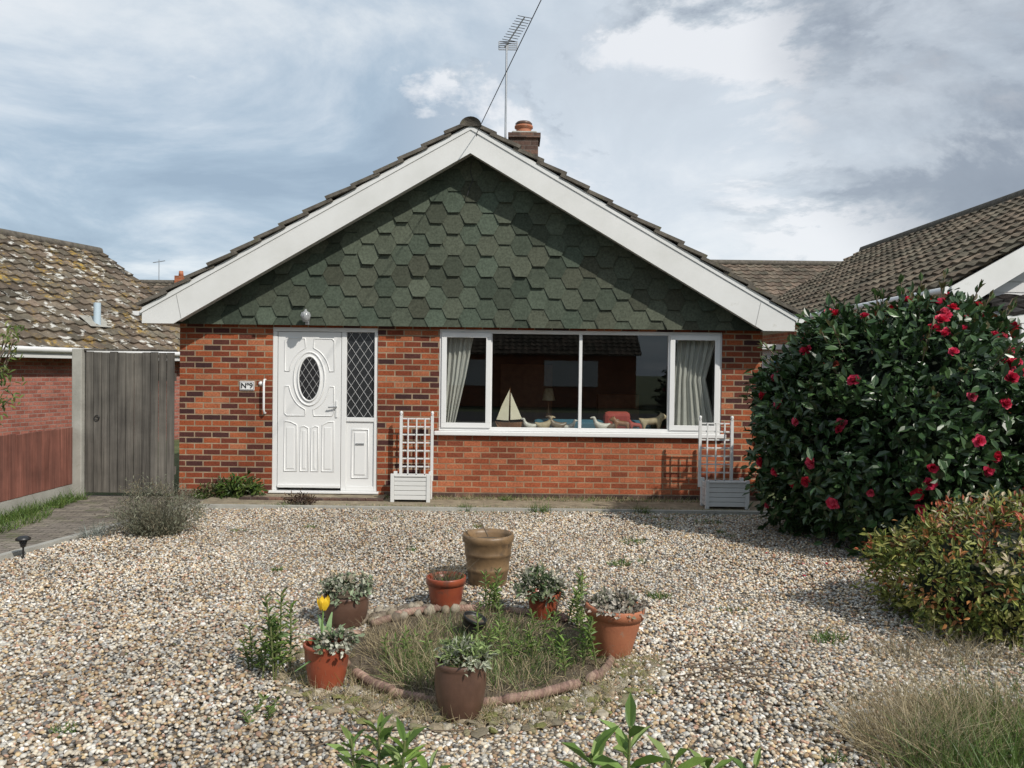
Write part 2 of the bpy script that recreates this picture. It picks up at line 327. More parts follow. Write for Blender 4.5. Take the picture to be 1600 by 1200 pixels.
# roof
zt=lambda d:4.66-.57*d
VY0,VY1=9.96,20.6
for sgn,nm in ((-1,'left'),(1,'right')):
    prism_xz('roof_deck_'+nm,[(x0,zt(0)-.03),(x0+sgn*4.06,zt(4.06)-.03),(x0+sgn*4.06,zt(4.06)-.07),(x0,zt(0)-.07)][::(1 if sgn<0 else -1)],10.0,VY1-.05,M_soffit,H)
    ux,uz=-sgn*math.cos(math.atan(.57)),math.sin(math.atan(.57)); nx,nz=sgn*uz,abs(ux)
    L=4.09/abs(ux); nc=14; cl=L/nc; Vv=[];Fv=[]
    ny=30
    for i in range(nc):
        for k in range(ny):
            ya=VY0+(VY1-VY0)*k/ny; yb=VY0+(VY1-VY0)*(k+1)/ny
            if k==0: ya+=random.uniform(-.02,.02)
            jj=random.uniform(-.008,.012)
            s0=i*cl-random.uniform(0,.02); s1=min((i+1)*cl+.05,L)
            pts=[(s0,.01+jj),(s0,.052+jj),(s1,.012),(s1,-.03)]
            b0=len(Vv)
            for y in (ya,yb-.004):
                for s,h in pts: Vv.append((x0+sgn*4.09+ux*s+nx*h,y,zt(4.09)+uz*s+nz*h))
            Fv+=[(b0,b0+1,b0+2,b0+3),(b0+7,b0+6,b0+5,b0+4)]+[(b0+q,b0+q+4,b0+(q+1)%4+4,b0+(q+1)%4) for q in range(4)]
    mesh_obj('roof_tiles_'+nm,Vv,Fv,M_rooft,H)
    bp=[(0,4.59),(4.05,zt(4.05)-.07),(4.05,2.12),(3.66,2.12),(0,4.27)]
    prism_xz('bargeboard_'+nm,[(x0+sgn*a,z) for a,z in bp][::(-1 if sgn>0 else 1)],9.98,10.005,M_upvc2,H)
    prism_xz('bargeboard_trim_'+nm,[(x0+sgn*a,z) for a,z in [(0,4.60),(4.07,zt(4.07)-.065),(4.07,zt(4.07)-.10),(0,4.555)]][::(-1 if sgn>0 else 1)],9.968,9.979,M_upvc2,H)
    prism_xz('joint_'+nm,[(x0+sgn*a,z) for a,z in [(3.56,2.185),(3.62,2.48),(3.627,2.48),(3.567,2.185)]][::(-1 if sgn>0 else 1)],9.977,9.9795,M_seam,H)
    prism_xz('verge_soffit_'+nm,[(x0+sgn*a,z) for a,z in [(0,4.31),(3.66,2.16),(3.66,2.19),(0,4.34)]][::(-1 if sgn>0 else 1)],10.006,GY-.055,M_soffit,H)
    xs=sorted((x0+sgn*3.76,x0+sgn*4.04)); box('eaves_soffit_'+nm,xs[0],xs[1],10.006,VY1-.1,2.125,2.15,M_upvc2,H)
    xs=sorted((x0+sgn*4.02,x0+sgn*4.045)); box('eaves_fascia_'+nm,xs[0],xs[1],10.006,VY1-.1,2.151,2.30,M_upvc2,H)
    gx=x0+sgn*4.115; gz=2.27; Vg=[];Fg=[]
    for y in (9.99,VY1-.1):
        for k in range(9):
            a=math.pi+math.pi*k/8; Vg.append((gx+.057*math.cos(a),y,gz+.055*math.sin(a)))
    for k in range(8): Fg.append((k,k+1,k+10,k+9))
    Fg.append(tuple(range(9)))
    og=mesh_obj('gutter_'+nm,Vg,Fg,M_upvc,H); sm=og.modifiers.new('s','SOLIDIFY'); sm.thickness=.006
for k in range(24):
    y0_=9.95+k*.45; Vr=[];Fr=[]
    rr=.112
    for y,ex in ((y0_,.012),(y0_+.46,0)):
        for q in range(13):
            a=math.pi*q/12; Vr.append((x0+(rr+ex)*math.cos(a)*1.1,y,4.595+(rr+ex)*math.sin(a)*.95))
    for q in range(12): Fr.append((q,q+1,q+14,q+13))
    if k==0: Fr.append(tuple(range(13)))
    mesh_obj('ridge_tile_%d'%k,Vr,Fr,M_rooft,H,True)
box('chimney_stack',-.08,.40,13.9,14.4,4.0,5.60,M_dbrick,H)
box('chimney_cap',-.12,.44,13.86,14.44,5.60,5.68,M_dbrick,H)
box('chimney_flaunching',-.06,.38,13.92,14.38,5.68,5.73,M_conc,H,.03)
lathe('chimney_pot',[(0.0,.0),(.15,0),(.14,.05),(.125,.10),(.16,.115),(.16,.15),(.12,.16),(.12,.03)],M_terra,H,(.15,14.15,5.72))
lathe('chimney_pot_cowl',[(.13,0),(.15,.03),(.12,.06),(.0,.075)],M_brownpot,H,(.15,14.15,5.88))
T=empty('tv_antenna',(-.17,14.0,4.9))
tube('mast',[(-.17,14,4.6),(-.165,14,7.25)],.018,M_metal,T)
tube('boom',[(-.2,14,7.18),(.14,13.8,7.62)],.012,M_metal,T)
els=[]
for i in range(11):
    t=.15+.85*i/10; c=Vector((-.2,14,7.18)).lerp(Vector((.14,13.8,7.62)),t); d=Vector((.12,.05,.0)); els.append([tuple(c-d),tuple(c+d)])
tube('elements',els,.006,M_cable,T)
rl=[[(-.3,14,7.14+.035*k),(.02,14,7.14+.035*k)] for k in range(5)]+[[(-.3,14,7.14),(-.3,14,7.28)],[(.02,14,7.14),(.02,14,7.28)],[(-.14,14,7.14),(-.14,14,7.28)]]
tube('reflector',rl,.009,M_metal,T)
tube('lashing_bracket',[(-.17,14,5.2),(-.08,13.95,5.2)],.02,M_metal,T)
tube('phone_wire',[(-.47,9.97,4.52),(.25,8,5.27),(.98,6,6.08),(1.75,4,6.95),(4.2,-2.5,9.9)],.005,M_cable)
tube('gable_cable',[(-.47,9.97,4.52),(-.50,10.02,4.35),(-.55,10.2,4.2),(-.56,10.23,4.1),(-.53,10.24,4.0),(-.57,10.24,3.9),(-.60,10.24,3.8)],.005,M_cable,H)
# ---- window
y0f,y1f=FY+.015,FY+.085; t=.05
boxes('window_frame',[(WX0,WX1,y0f,y1f,TZ-t,TZ-.002),(WX0,WX1,y0f,y1f,WZ0+.02,WZ0+.02+t),(WX0,WX0+t,y0f,y1f,WZ0+.071,TZ-t-.001),(WX1-t,WX1,y0f,y1f,WZ0+.071,TZ-t-.001),
  (-.31,-.26,y0f,y1f,WZ0+.071,TZ-t-.001),(.865,.905,y0f,y1f,WZ0+.071,TZ-t-.001),(2.02,2.07,y0f,y1f,WZ0+.071,TZ-t-.001)],M_upvc,H,.004)
def sash(nm,a,b):
    z0,z1=WZ0+.06,TZ-.042; s=.065; ya,yb=FY-.005,FY+.014
    boxes(nm,[(a,b,ya,yb,z1-s,z1),(a,b,ya,yb,z0,z0+s),(a,a+s,ya,yb,z0+s,z1-s),(b-s,b,ya,yb,z0+s,z1-s)],M_upvc,H,.004)
sash('left_casement',WX0+.03,-.275); sash('right_casement',2.04,WX1-.03)
mesh_obj('window_panes',[(WX0+.02,FY+.05,WZ0+.03),(WX1-.02,FY+.05,WZ0+.03),(WX1-.02,FY+.05,TZ-.02),(WX0+.02,FY+.05,TZ-.02)],[(0,1,2,3)],M_glass,H)
box('window_sill',WX0-.05,WX1+.05,FY-.07,FY+.08,WZ0-.035,WZ0+.018,M_upvc,H,.008)
box('inner_sill',WX0+.0,WX1,FY+.09,FY+.42,WZ0-.03,WZ0+.02,M_wood2,H)
def curtain(nm,a,b,a2,b2,y):
    V=[];F=[];n=70
    for k in range(n+1):
        t_=k/n; wv=.022*math.sin(t_*38)+.010*math.sin(t_*91)
        V.append((a+(b-a)*t_,y+wv,TZ-.02)); V.append((a+(b-a)*t_*.75+(a2-a)*.3,y+wv*.8,1.5)); V.append((a2+(b2-a2)*t_,y+wv,WZ0+.03))
    for k in range(n): F+=[(3*k,3*k+3,3*k+4,3*k+1),(3*k+1,3*k+4,3*k+5,3*k+2)]
    mesh_obj(nm,V,F,M_curtain,H,True)
curtain('curtain_left',-.93,-.50,-.93,-.76,FY+.16); curtain('curtain_right',2.16,2.70,2.10,2.70,FY+.16)
box('sofa_back',.3,1.9,FY+.50,FY+.70,.1,.93,M_blue,H,.05)
box('red_cushion',1.25,1.62,FY+.46,FY+.60,.80,1.05,M_red,H,.06)
lathe('table_lamp_shade',[(.10,0),(.06,.18),(.055,.18),(.095,0)],M_fig,H,(.55,FY+1.6,1.15),20)
lathe('table_lamp_base',[(0,0),(.06,0),(.05,.1),(.02,.2),(.015,.34),(0,.34)],M_wood2,H,(.55,FY+1.6,.83),16)
box('side_table',.3,.85,FY+1.35,FY+1.85,0,.82,M_wood2,H)
B=empty('model_sailing_boat',(-.03,FY+.20,WZ0+.03)); bx,by,bz=-.03,FY+.20,WZ0+.02
hv=[];hf=[]
for k in range(9):
    u=k/8*2-1; wd=.035*(1-u*u)**.5+.002; hv+=[(bx+u*.19,by-wd,bz+.10+.02*u*u),(bx+u*.15,by,bz+.035),(bx+u*.19,by+wd,bz+.10+.02*u*u)]
for k in range(8): a=3*k; hf+=[(a,a+1,a+4,a+3),(a+1,a+2,a+5,a+4),(a+2,a,a+3,a+5)]
mesh_obj('hull',hv,hf,M_wood2,B); box('stand',bx-.06,bx+.06,by-.03,by+.03,bz,bz+.037,M_wood2,B)
tube('mast',[(bx,by,bz+.08),(bx+.005,by,bz+.56)],.004,M_wood2,B)
mesh_obj('sails',[(bx+.0,by-.01,bz+.54),(bx-.17,by-.01,bz+.14),(bx-.01,by-.03,bz+.13),(bx+.015,by-.01,bz+.50),(bx+.015,by-.03,bz+.14),(bx+.17,by-.01,bz+.15),(bx-.1,by-.02,bz+.33)],[(0,6,1,2),(3,4,5)],M_sail,B)
def skin(nm,vs,es,rad,m,parent):
    me=bpy.data.meshes.new(nm); me.from_pydata(vs,es,[]); o=bpy.data.objects.new(nm,me); link(o,parent); me.materials.append(m)
    k=o.modifiers.new('s','SKIN'); 
    for i,r in enumerate(rad): me.skin_vertices[0].data[i].radius=(r,r)
    me.skin_vertices[0].data[0].use_root=True
    q=o.modifiers.new('u','SUBSURF'); q.levels=1;q.render_levels=1; k.use_smooth_shade=True
    return o
def duck(x,s,f,m):
    y=FY+.18;z=WZ0+.02; o=empty('duck_ornament',(x,y,z))
    P=[(0,0,.055),(.05*f,0,.05),(.095*f,0,.085),(-.045*f,0,.07),(-.065*f,0,.11),(-.07*f,0,.145),(-.115*f,0,.135),(0,0,.0)]
    skin('body',[(x+a*s,y+b*s,z+c*s) for a,b,c in P],[(0,1),(1,2),(0,3),(3,4),(4,5),(5,6),(0,7)],[r*s for r in (.042,.035,.008,.035,.018,.022,.006,.025)],m,o)
def dog(x,s,f,m):
    y=FY+.18;z=WZ0+.02; o=empty('dog_ornament',(x,y,z))
    P=[(0,0,.10),(.07*f,0,.095),(-.07*f,0,.11),(-.10*f,0,.15),(-.15*f,0,.14),(.07*f,.02,.05),(.07*f,.02,0),(.07*f,-.02,.05),(.07*f,-.02,0),(-.07*f,.02,.05),(-.07*f,.02,0),(-.07*f,-.02,.05),(-.07*f,-.02,0),(.12*f,0,.13),(-.09*f,.015,.185),(-.09*f,-.015,.185)]
    E=[(0,1),(0,2),(2,3),(3,4),(1,5),(5,6),(1,7),(7,8),(2,9),(9,10),(2,11),(11,12),(1,13),(3,14),(3,15)]
    skin('body',[(x+a*s,y+b*s,z+c*s) for a,b,c in P],E,[r*s for r in (.034,.034,.036,.03,.014,.014,.01,.014,.01,.013,.01,.013,.01,.006,.006,.006)],m,o)
M_fig2=mat('figurine_light',(.45,.42,.35),(.54,.5,.44),.4,20,60,0)
M_fig3=mat('figurine_dark',(.10,.07,.05),(.2,.14,.08),.4,20,60,0)
for x,s,f,m in ((.24,1.1,1,M_fig2),(.43,1.3,-1,M_fig),(.60,1.35,1,M_fig3),(.76,1.0,-1,M_fig2),(1.18,1.3,1,M_fig2),(1.30,1.1,-1,M_fig3)): duck(x,s,f,m)
for x,s,f,m in ((1.45,1.1,1,M_wood2),(1.84,1.4,-1,M_fig),(1.64,.9,1,M_red)): dog(x,s,f,m)
# ---- door
dz0=.0
boxes('door_frame',[(DX0,DX1,FY+.01,FY+.09,TZ-.055,TZ-.002),(DX0,DX0+.06,FY+.01,FY+.09,dz0,TZ-.056),(DX1-.045,DX1,FY+.01,FY+.09,dz0,TZ-.056),(-2.21,-2.145,FY+.01,FY+.09,dz0,TZ-.056),(-2.144,-1.786,FY+.01,FY+.09,.90,.955),(-2.144,-1.786,FY+.01,FY+.09,dz0,.06)],M_upvc,H,.005)
box('door_sill',DX0-.03,DX1+.03,FY-.06,FY+.09,-.03,-.001,M_upvc,H,.006)
box('door_leaf',-3.035,-2.215,FY+.015,FY+.07,.03,TZ-.06,M_upvc,H,.006)
boxes('door_weatherbar',[(-3.03,-2.22,FY-.01,FY+.014,.04,.075)],M_upvc,H,.004)
boxes('door_gap',[(-3.0395,-3.0355,FY+.02,FY+.06,.03,TZ-.06),(-2.2145,-2.2105,FY+.02,FY+.06,.03,TZ-.06)],M_blk,H)
cx,cz=-2.625,1.45; yf=FY+.014
def ell(a,b,n=48,y=yf): return [(cx+a*math.cos(2*math.pi*k/n),y,cz+b*math.sin(2*math.pi*k/n)) for k in range(n)]
tube('oval_outer_moulding',ell(.20,.345),.012,M_upvc,H,True)
tube('oval_inner_moulding',ell(.145,.29,y=yf-.003),.014,M_upvc,H,True)
mesh_obj('oval_glass',ell(.14,.285,y=yf-.004),[tuple(range(48))],M_dglass,H)
cr=[];
for k in range(-3,5):
    for sg in (1,-1):
        P=[]
        for q in range(41):
            x=-.14+.28*q/40; z=sg*x*1.55+k*.145-.07
            if (x/.135)**2+(z/.28)**2<1: P.append((cx+x,yf-.008,cz+z))
        if len(P)>2: cr.append([P[0],P[-1]])
tube('oval_leading',cr,.0025,M_lead,H)
for sx in (1,-1):
    for sz in (1,-1):
        hz=.52 if sz>0 else .48
        P=[(-.32,hz-.03),(-.29,hz),(-.06,hz),(-.05,.40)]+[(.27*math.cos(a),.40*math.sin(a)) for a in np.linspace(math.radians(108),math.radians(166),10)]+[(-.32,.10)]
        tube('door_moulding',[(cx+sx*a,yf,cz+sz*b) for a,b in P],.008,M_upvc,H,True)
def archpanel(nm,xa,xb,z0,z1,z2):
    P=[(xa,yf,z0),(xb,yf,z0),(xb,yf,z2),((xa+xb)/2,yf,(z1+z2)/2+.015),(xa,yf,z1)]
    tube(nm,P,.008,M_upvc,H,True)
    box(nm+'_field',xa+.03,xb-.03,yf-.005,yf+.002,z0+.03,min(z1,z2)-.03,M_upvc,H,.004)
archpanel('door_panel_l',cx-.32,cx-.16,.25,.90,.85); archpanel('door_panel_m1',cx-.11,cx-.01,.25,.83,.81); archpanel('door_panel_m2',cx+.03,cx+.12,.25,.81,.83); archpanel('door_panel_r',cx+.17,cx+.32,.25,.85,.90)
mesh_obj('sidelight_glass',[(-2.146,FY+.05,.95),(-1.784,FY+.05,.95),(-1.784,FY+.05,TZ-.05),(-2.146,FY+.05,TZ-.05)],[(0,1,2,3)],M_dglass,H)
lx0,lx1,lz0,lz1=-2.145,-1.785,.956,TZ-.056; lines=[]
for k in range(-12,26):
    for sg in (1,-1):
        P=[]
        for q in range(81):
            x=lx0+(lx1-lx0)*q/80; z=lz0+k*.165+sg*(x-lx0)*1.5
            if lz0<=z<=lz1: P.append((x,FY+.044,z))
        if len(P)>1: lines.append([P[0],P[-1]])
tube('leaded_lattice',lines,.003,M_lead,H)
box('sidelight_panel',-2.144,-1.786,FY+.03,FY+.08,.061,.899,M_upvc,H)
tube('sidelight_moulding',[(-2.07,FY+.028,.17),(-1.86,FY+.028,.17),(-1.86,FY+.028,.80),(-2.07,FY+.028,.80)],.010,M_upvc,H,True)
box('sidelight_field',-2.035,-1.895,FY+.02,FY+.031,.21,.76,M_upvc,H,.004)
boxes('letter_plate',[(-2.02,-1.91,FY+.010,FY+.021,.60,.62)],M_metal,H)
box('door_handle_plate',-2.285,-2.255,FY+.003,FY+.015,.95,1.17,M_upvc,H,.004)
tube('door_handle',[(-2.27,FY-.02,1.09),(-2.34,FY-.03,1.085),(-2.37,FY-.03,1.085)],.010,M_metal,H)
tube('door_handle_neck',[(-2.27,FY+.01,1.09),(-2.27,FY-.022,1.09)],.010,M_metal,H)
tube('grab_rail',[(-3.19,FY,1.43),(-3.19,FY-.05,1.43),(-3.19,FY-.07,1.38),(-3.19,FY-.07,1.05),(-3.19,FY-.05,1.0),(-3.19,FY,1.0)],.014,M_upvc,H)
lathe('door_bell',[(.0,-.02),(.03,-.02),(.03,.0),(.012,.02),(0,.02)],M_upvc,H,(-3.25,FY-.01,1.38),16,(math.pi/2,0))
sg=empty('house_number_sign',(-3.42,FY-.01,1.35))
box('plate',-3.52,-3.33,FY-.016,FY-.002,1.29,1.41,M_upvc,sg,.004)
tube('border',[(-3.51,FY-.017,1.30),(-3.34,FY-.017,1.30),(-3.34,FY-.017,1.40),(-3.51,FY-.017,1.40)],.003,M_blk,sg,True)
tc=bpy.data.curves.new('lettering','FONT'); tc.body='Nº9'; tc.size=.095; tc.extrude=.001; tc.offset=.0018; tc.align_x='CENTER'; tc.align_y='CENTER'; tc.materials.append(M_blk)
to=bpy.data.objects.new('lettering',tc); to.location=(-3.425,FY-.019,1.348); to.rotation_euler=(math.pi/2,0,0); link(to,sg)
wl=empty('porch_wall_lamp',(-2.615,GY-.05,2.2))
M_lamp=mat('lamp_glass',(.22,.23,.23),(.34,.35,.35),.12,20,60,0)
box('backplate',-2.64,-2.59,GY-.07,GY-.03,2.14,2.25,M_metal,wl,.006)
tube('arm',[(-2.615,GY-.07,2.17),(-2.615,GY-.14,2.16),(-2.615,GY-.14,2.19)],.008,M_metal,wl)
lathe('lantern',[(0,0),(.03,.0),(.055,.04),(.06,.08),(.045,.12),(.02,.135),(.012,.16),(0,.165)],M_lamp,wl,(-2.615,GY-.14,2.17),12)
tube('lantern_ribs',[[(-2.615+.03*math.cos(a),GY-.14+.03*math.sin(a),2.17),(-2.615+.062*math.cos(a),GY-.14+.062*math.sin(a),2.25),(-2.615+.046*math.cos(a),GY-.14+.046*math.sin(a),2.292)] for a in np.linspace(0,5.5,7)],.004,M_metal,wl)
boxes('brick_step',[(-3.38+.225*k,-3.38+.225*k+.215,9.98,10.09,G,-.035) for k in range(8)],M_dbrick,H,.008)
box('step_slab',-3.38,-1.6,10.09,FY-.021,G,-.04,M_mossconc,H)

# ---------------------------------------------------------------- planters with trellis
def planter(xa,xb,yf_,tx0,tx1,tz):
    o=empty('trellis_planter',((xa+xb)/2,yf_+.15,G)); L=[]
    yb=yf_+.30; z0=G+.02; z1=.27
    for x in (xa,xb-.045):
        for y in (yf_,yb-.045): L.append((x,x+.045,y,y+.045,z0,z1+.02))
    for k in range(5):
        za=z0+.03+k*.058; L.append((xa+.046,xb-.046,yf_+.01,yf_+.025,za,za+.053)); L.append((xa+.01,xa+.025,yf_+.046,yb-.046,za,za+.053)); L.append((xb-.025,xb-.01,yf_+.046,yb-.046,za,za+.053))
    L.append((xa+.046,xb-.046,yb-.025,yb-.01,z0+.03,z1-.01))
    boxes('box',L,M_upvc2,o,.003)
    box('rim',xa+.0465,xb-.0465,yf_-.004,yf_+.03,z1-.012,z1+.008,M_upvc2,o,.003)
    box('soil',xa+.03,xb-.03,yf_+.03,yb-.03,z0+.1,z1-.04,M_soil,o)
    L=[]; yt=yb-.03
    for x in (tx0,tx1-.035): L.append((x,x+.035,yt,yt+.035,z1-.1,tz))
    nx=3
    for k in range(1,nx+1):
        x=tx0+(tx1-tx0)*k/(nx+1); L.append((x-.009,x+.009,yt+.005,yt+.016,z1-.1,tz-.03))
    for k in range(7):
        z=z1+.08+k*(tz-z1-.12)/6; L.append((tx0+.036,tx1-.036,yt+.017,yt+.028,z-.009,z+.009))
    boxes('trellis',L,M_upvc2,o,.002)
    for x in (tx0+.0175,tx1-.0175):
        lathe('finial',[(0,0),(.02,0),(.012,.012),(.022,.03),(.018,.05),(0,.06)],M_upvc2,o,(x,yt+.0175,tz),12)
    return o
planter(-1.49,-1.0,9.93,-1.42,-.99,1.0)
planter(2.36,2.89,9.70,2.33,2.76,1.0)

# ---------------------------------------------------------------- gate, fence
g=empty('wooden_gate',(-4.87,10.3,G)); L=[]
nb=11; gx0,gx1=-5.46,-4.32
for k in range(nb):
    a=gx0+(gx1-gx0)*k/nb; L.append((a+.004,a+(gx1-gx0)/nb-.004,10.28+random.uniform(0,.008),10.305,G+.04,1.76+random.uniform(-.01,.01)))
boxes('boards',L,M_gate,g,.003); boxes('rails',[(gx0,gx1,10.306,10.35,.2,.3),(gx0,gx1,10.306,10.35,1.4,1.5)],M_gate,g)
box('capping',gx0-.01,gx1+.01,10.27,10.35,1.775,1.80,M_gate,g)
lathe('ring_latch',[(.03,0),(.036,.006),(.03,.012),(.024,.006),(.03,0)],M_black,g,(-5.3,10.27,.92),20,(math.pi/2,0))
box('concrete_gate_post',-5.60,-5.475,10.22,10.35,G-.1,1.80,M_conc,None,.01)
f=empty('wooden_fence',(-5.6,8.5,G)); L=[]
y=5.0
while y<10.2:
    L.append((-5.60+random.uniform(0,.012),-5.575+random.uniform(0,.008),y+.006,y+.124,G+.16,.80+random.uniform(-.015,.015))); y+=.13
boxes('pales',L,M_fence,f,.003)
box('gravel_board',-5.62,-5.57,5.0,10.2,G,G+.155,M_conc,f); boxes('rails',[(-5.65,-5.605,5,10.2,.1,.17),(-5.65,-5.605,5,10.2,.6,.67)],M_fence,f)
boxes('posts',[(-5.67,-5.56,8.62,8.72,G,.86),(-5.67,-5.56,5,5.1,G,.86)],M_conc,f,.008)

# ---------------------------------------------------------------- neighbours
def tileroof(name,O,A,U,la,lu,mt,parent,tw=.30,cl=.33,base=(.13,.11,.09),flip=False):
    O=np.array(O,float);A=norm(np.array(A,float));U=norm(np.array(U,float));Nn=np.cross(A,U); 
    if Nn[2]<0: Nn=-Nn
    V=[];F=[];C=[]; na=int(la/tw); nu=int(math.ceil(lu/cl)); tw=la/na; cl=lu/nu; m=6
    for i in range(nu):
        for j in range(na):
            b=len(V); r=random.uniform(.68,1.3); jl=random.uniform(-.012,.014); warm=random.uniform(.95,1.1); sl_=random.uniform(-.015,.01)
            for k in range(m+1):
                t=k/m; h=.019*math.cos(2*math.pi*t)
                p=O+A*(j*tw+t*tw)+U*(i*cl+sl_)
                V.append(p+Nn*(h-.02)); V.append(p+Nn*(h+.034+jl)); V.append(p+U*(cl+.03)+Nn*(h-.005))
            for k in range(m):
                a=b+3*k; F+=[(a,a+3,a+4,a+1),(a+1,a+4,a+5,a+2)]
            C+=[(base[0]*r*warm,base[1]*r,base[2]*r,1)]*(3*(m+1))
    o=mesh_obj(name,V,F,mt,parent)
    ca=o.data.color_attributes.new('Col','FLOAT_COLOR','POINT'); ca.data.foreach_set('color',np.array(C,np.float32).reshape(-1))
    a=O-Nn*.05; q=[a,a+A*la,a+A*la+U*lu,a+U*lu]; mesh_obj(name+'_deck',q,[(0,1,2,3)],M_soffit,parent)
    return o
def quad(name,pts,m,parent): return mesh_obj(name,pts,[tuple(range(len(pts)))],m,parent)
Ln=empty('brick_bungalow',(-11,15,G)); D=np.array((.289,.957,0)); Pp=np.array((-.957,.289,0))
E0=np.array((-8.9,14,1.90))-D*8.2; LL=14.75; run=4.2; rise=2.73
U=Pp*run+np.array((0,0,rise)); lu=np.linalg.norm(U)
tileroof('roof_front',E0,D,U,LL,lu,M_leftroof,Ln,base=(.14,.117,.092))
R0=E0+Pp*run+np.array((0,0,rise)); E1=E0+Pp*2*run
U2=-Pp*run+np.array((0,0,rise)); tileroof('roof_back',E1,D,U2,LL,lu,M_leftroof,Ln,base=(.14,.117,.092))
tube('ridge',[tuple(R0+np.array((0,0,.0))),tuple(R0+D*LL)],.11,M_rooft,Ln)
wi=E0+Pp*.35
def wallq(nm,a,b,zb,zt_,m,par): return quad(nm,[(a[0],a[1],zb),(b[0],b[1],zb),(b[0],b[1],zt_),(a[0],a[1],zt_)],m,par)
wallq('side_wall',wi,wi+D*LL,G-.3,1.9,M_pink,Ln)
far=wi+D*(LL-.1); near=wi+D*.1; wd=Pp*(2*run-.7)
for nm,p in (('gable_far',far),('gable_near',near)):
    a=p;b=p+wd;c=(a+b)/2
    quad(nm,[(a[0],a[1],G-.3),(b[0],b[1],G-.3),(b[0],b[1],2.0),(c[0],c[1],4.4),(a[0],a[1],2.0)],M_pink,Ln)
a=E0; b=E0+D*LL
tube('gutter',[(a[0]+.02,a[1],1.87),(b[0]+.02,b[1],1.87)],.055,M_upvc,Ln)
quad('fascia',[(a[0],a[1],1.72),(b[0],b[1],1.72),(b[0],b[1],1.90),(a[0],a[1],1.90)],M_upvc2,Ln)
quad('soffit',[(a[0],a[1],1.72),(b[0],b[1],1.72),(b[0]+Pp[0]*.4,b[1]+Pp[1]*.4,1.72),(a[0]+Pp[0]*.4,a[1]+Pp[1]*.4,1.72)],M_upvc2,Ln)
vp=E0+D*11.2+U*.2
tube('vent_pipe',[tuple(vp),tuple(vp+np.array((0,0,.48)))],.075,mat('pale_plastic',(.45,.55,.62),rough=.5,bs=0),Ln)
quad('vent_flashing',[tuple(vp+D*.3-U*.03+np.array((0,0,.05))),tuple(vp-D*.3-U*.03+np.array((0,0,.05))),tuple(vp-D*.3+U*.05+np.array((0,0,.07))),tuple(vp+D*.3+U*.05+np.array((0,0,.07)))],M_conc,Ln)
Rn=empty('brick_bungalow',(10,16,G)); rx,ry,rz_=6.0,11.0,2.83; rr,rh=4.1,2.37
Uu=np.array((rr,0,rh)); lu2=np.linalg.norm(Uu)
tileroof('roof_left_slope',(rx,ry,rz_),(0,1,0),Uu,12.3,lu2,M_rightroof,Rn,base=(.145,.122,.093))
tileroof('roof_right_slope',(rx+2*rr,ry,rz_),(0,1,0),(-rr,0,rh),12.3,lu2,M_rightroof,Rn,base=(.145,.122,.093))
tube('ridge',[(rx+rr,ry,rz_+rh),(rx+rr,ry+12.3,rz_+rh)],.12,M_rooft,Rn)
sl=rh/rr
prism_xz('bargeboard_l',[(rx-.02,rz_-.02),(rx-.02,rz_-.22),(rx+.3,rz_-.22),(rx+rr,rz_+rh-.22),(rx+rr,rz_+rh-.03)],ry-.02,ry+.02,M_upvc2,Rn)
prism_xz('bargeboard_r',[(rx+2*rr,rz_-.02),(rx+rr,rz_+rh-.03),(rx+rr,rz_+rh-.22),(rx+2*rr-.3,rz_-.22),(rx+2*rr,rz_-.22)],ry-.02,ry+.02,M_upvc2,Rn)
prism_xz('gable_front',[(rx+.3,rz_-.2),(rx+2*rr-.3,rz_-.2),(rx+rr,rz_+rh-.15)],ry+.42,ry+.5,M_clad,Rn)
Lc=[]
for k in range(14):
    z=rz_-.2+k*.15; xa=rx+.35+max(0,(z+.1-rz_)/sl); Lc.append((xa,2*(rx+rr)-xa,ry+.40,ry+.418,z+.008,z+.142))
boxes('cladding_boards',Lc,M_clad,Rn)
boxes('walls',[(rx+.3,rx+1.25,ry+.5,ry+.75,G,rz_-.2),(rx+2.6,rx+2*rr-.3,ry+.5,ry+.75,G,rz_-.2),(rx+1.25,rx+2.6,ry+.5,ry+.75,G,1.0),(rx+.3,rx+.55,ry+.75,ry+12,G,rz_-.1),(rx+1.25,rx+2.6,ry+.5,ry+.75,2.45,rz_-.2)],M_brick2,Rn)
boxes('window_frame',[(rx+1.25,rx+2.6,ry+.47,ry+.55,1.0,1.08),(rx+1.25,rx+2.6,ry+.47,ry+.55,2.37,2.45),(rx+1.25,rx+1.35,ry+.47,ry+.55,1.08,2.37),(rx+1.9,rx+1.97,ry+.47,ry+.55,1.08,2.37),(rx+2.5,rx+2.6,ry+.47,ry+.55,1.08,2.37)],M_upvc,Rn)
quad('window_pane',[(rx+1.25,ry+.56,1.0),(rx+2.6,ry+.56,1.0),(rx+2.6,ry+.56,2.45),(rx+1.25,ry+.56,2.45)],M_dglass,Rn)
tileroof('porch_roof',(rx+.35,ry-.55,2.42),(1,0,0),(0,1.0,.34),4,1.02,M_rightroof,Rn,base=(.045,.04,.04))
boxes('porch_beam_posts',[(rx+.35,rx+4.3,ry-.54,ry-.46,2.29,2.40),(rx+.62,rx+.71,ry-.53,ry-.45,G,2.29)],M_upvc,Rn)
tube('porch_brace',[(rx+.55,ry-.49,1.95),(rx+.40,ry-.49,2.27)],.03,M_upvc,Rn)
tube('gutter',[(rx-.06,ry+.02,rz_-.07),(rx-.06,ry+12.2,rz_-.07)],.055,M_upvc,Rn)
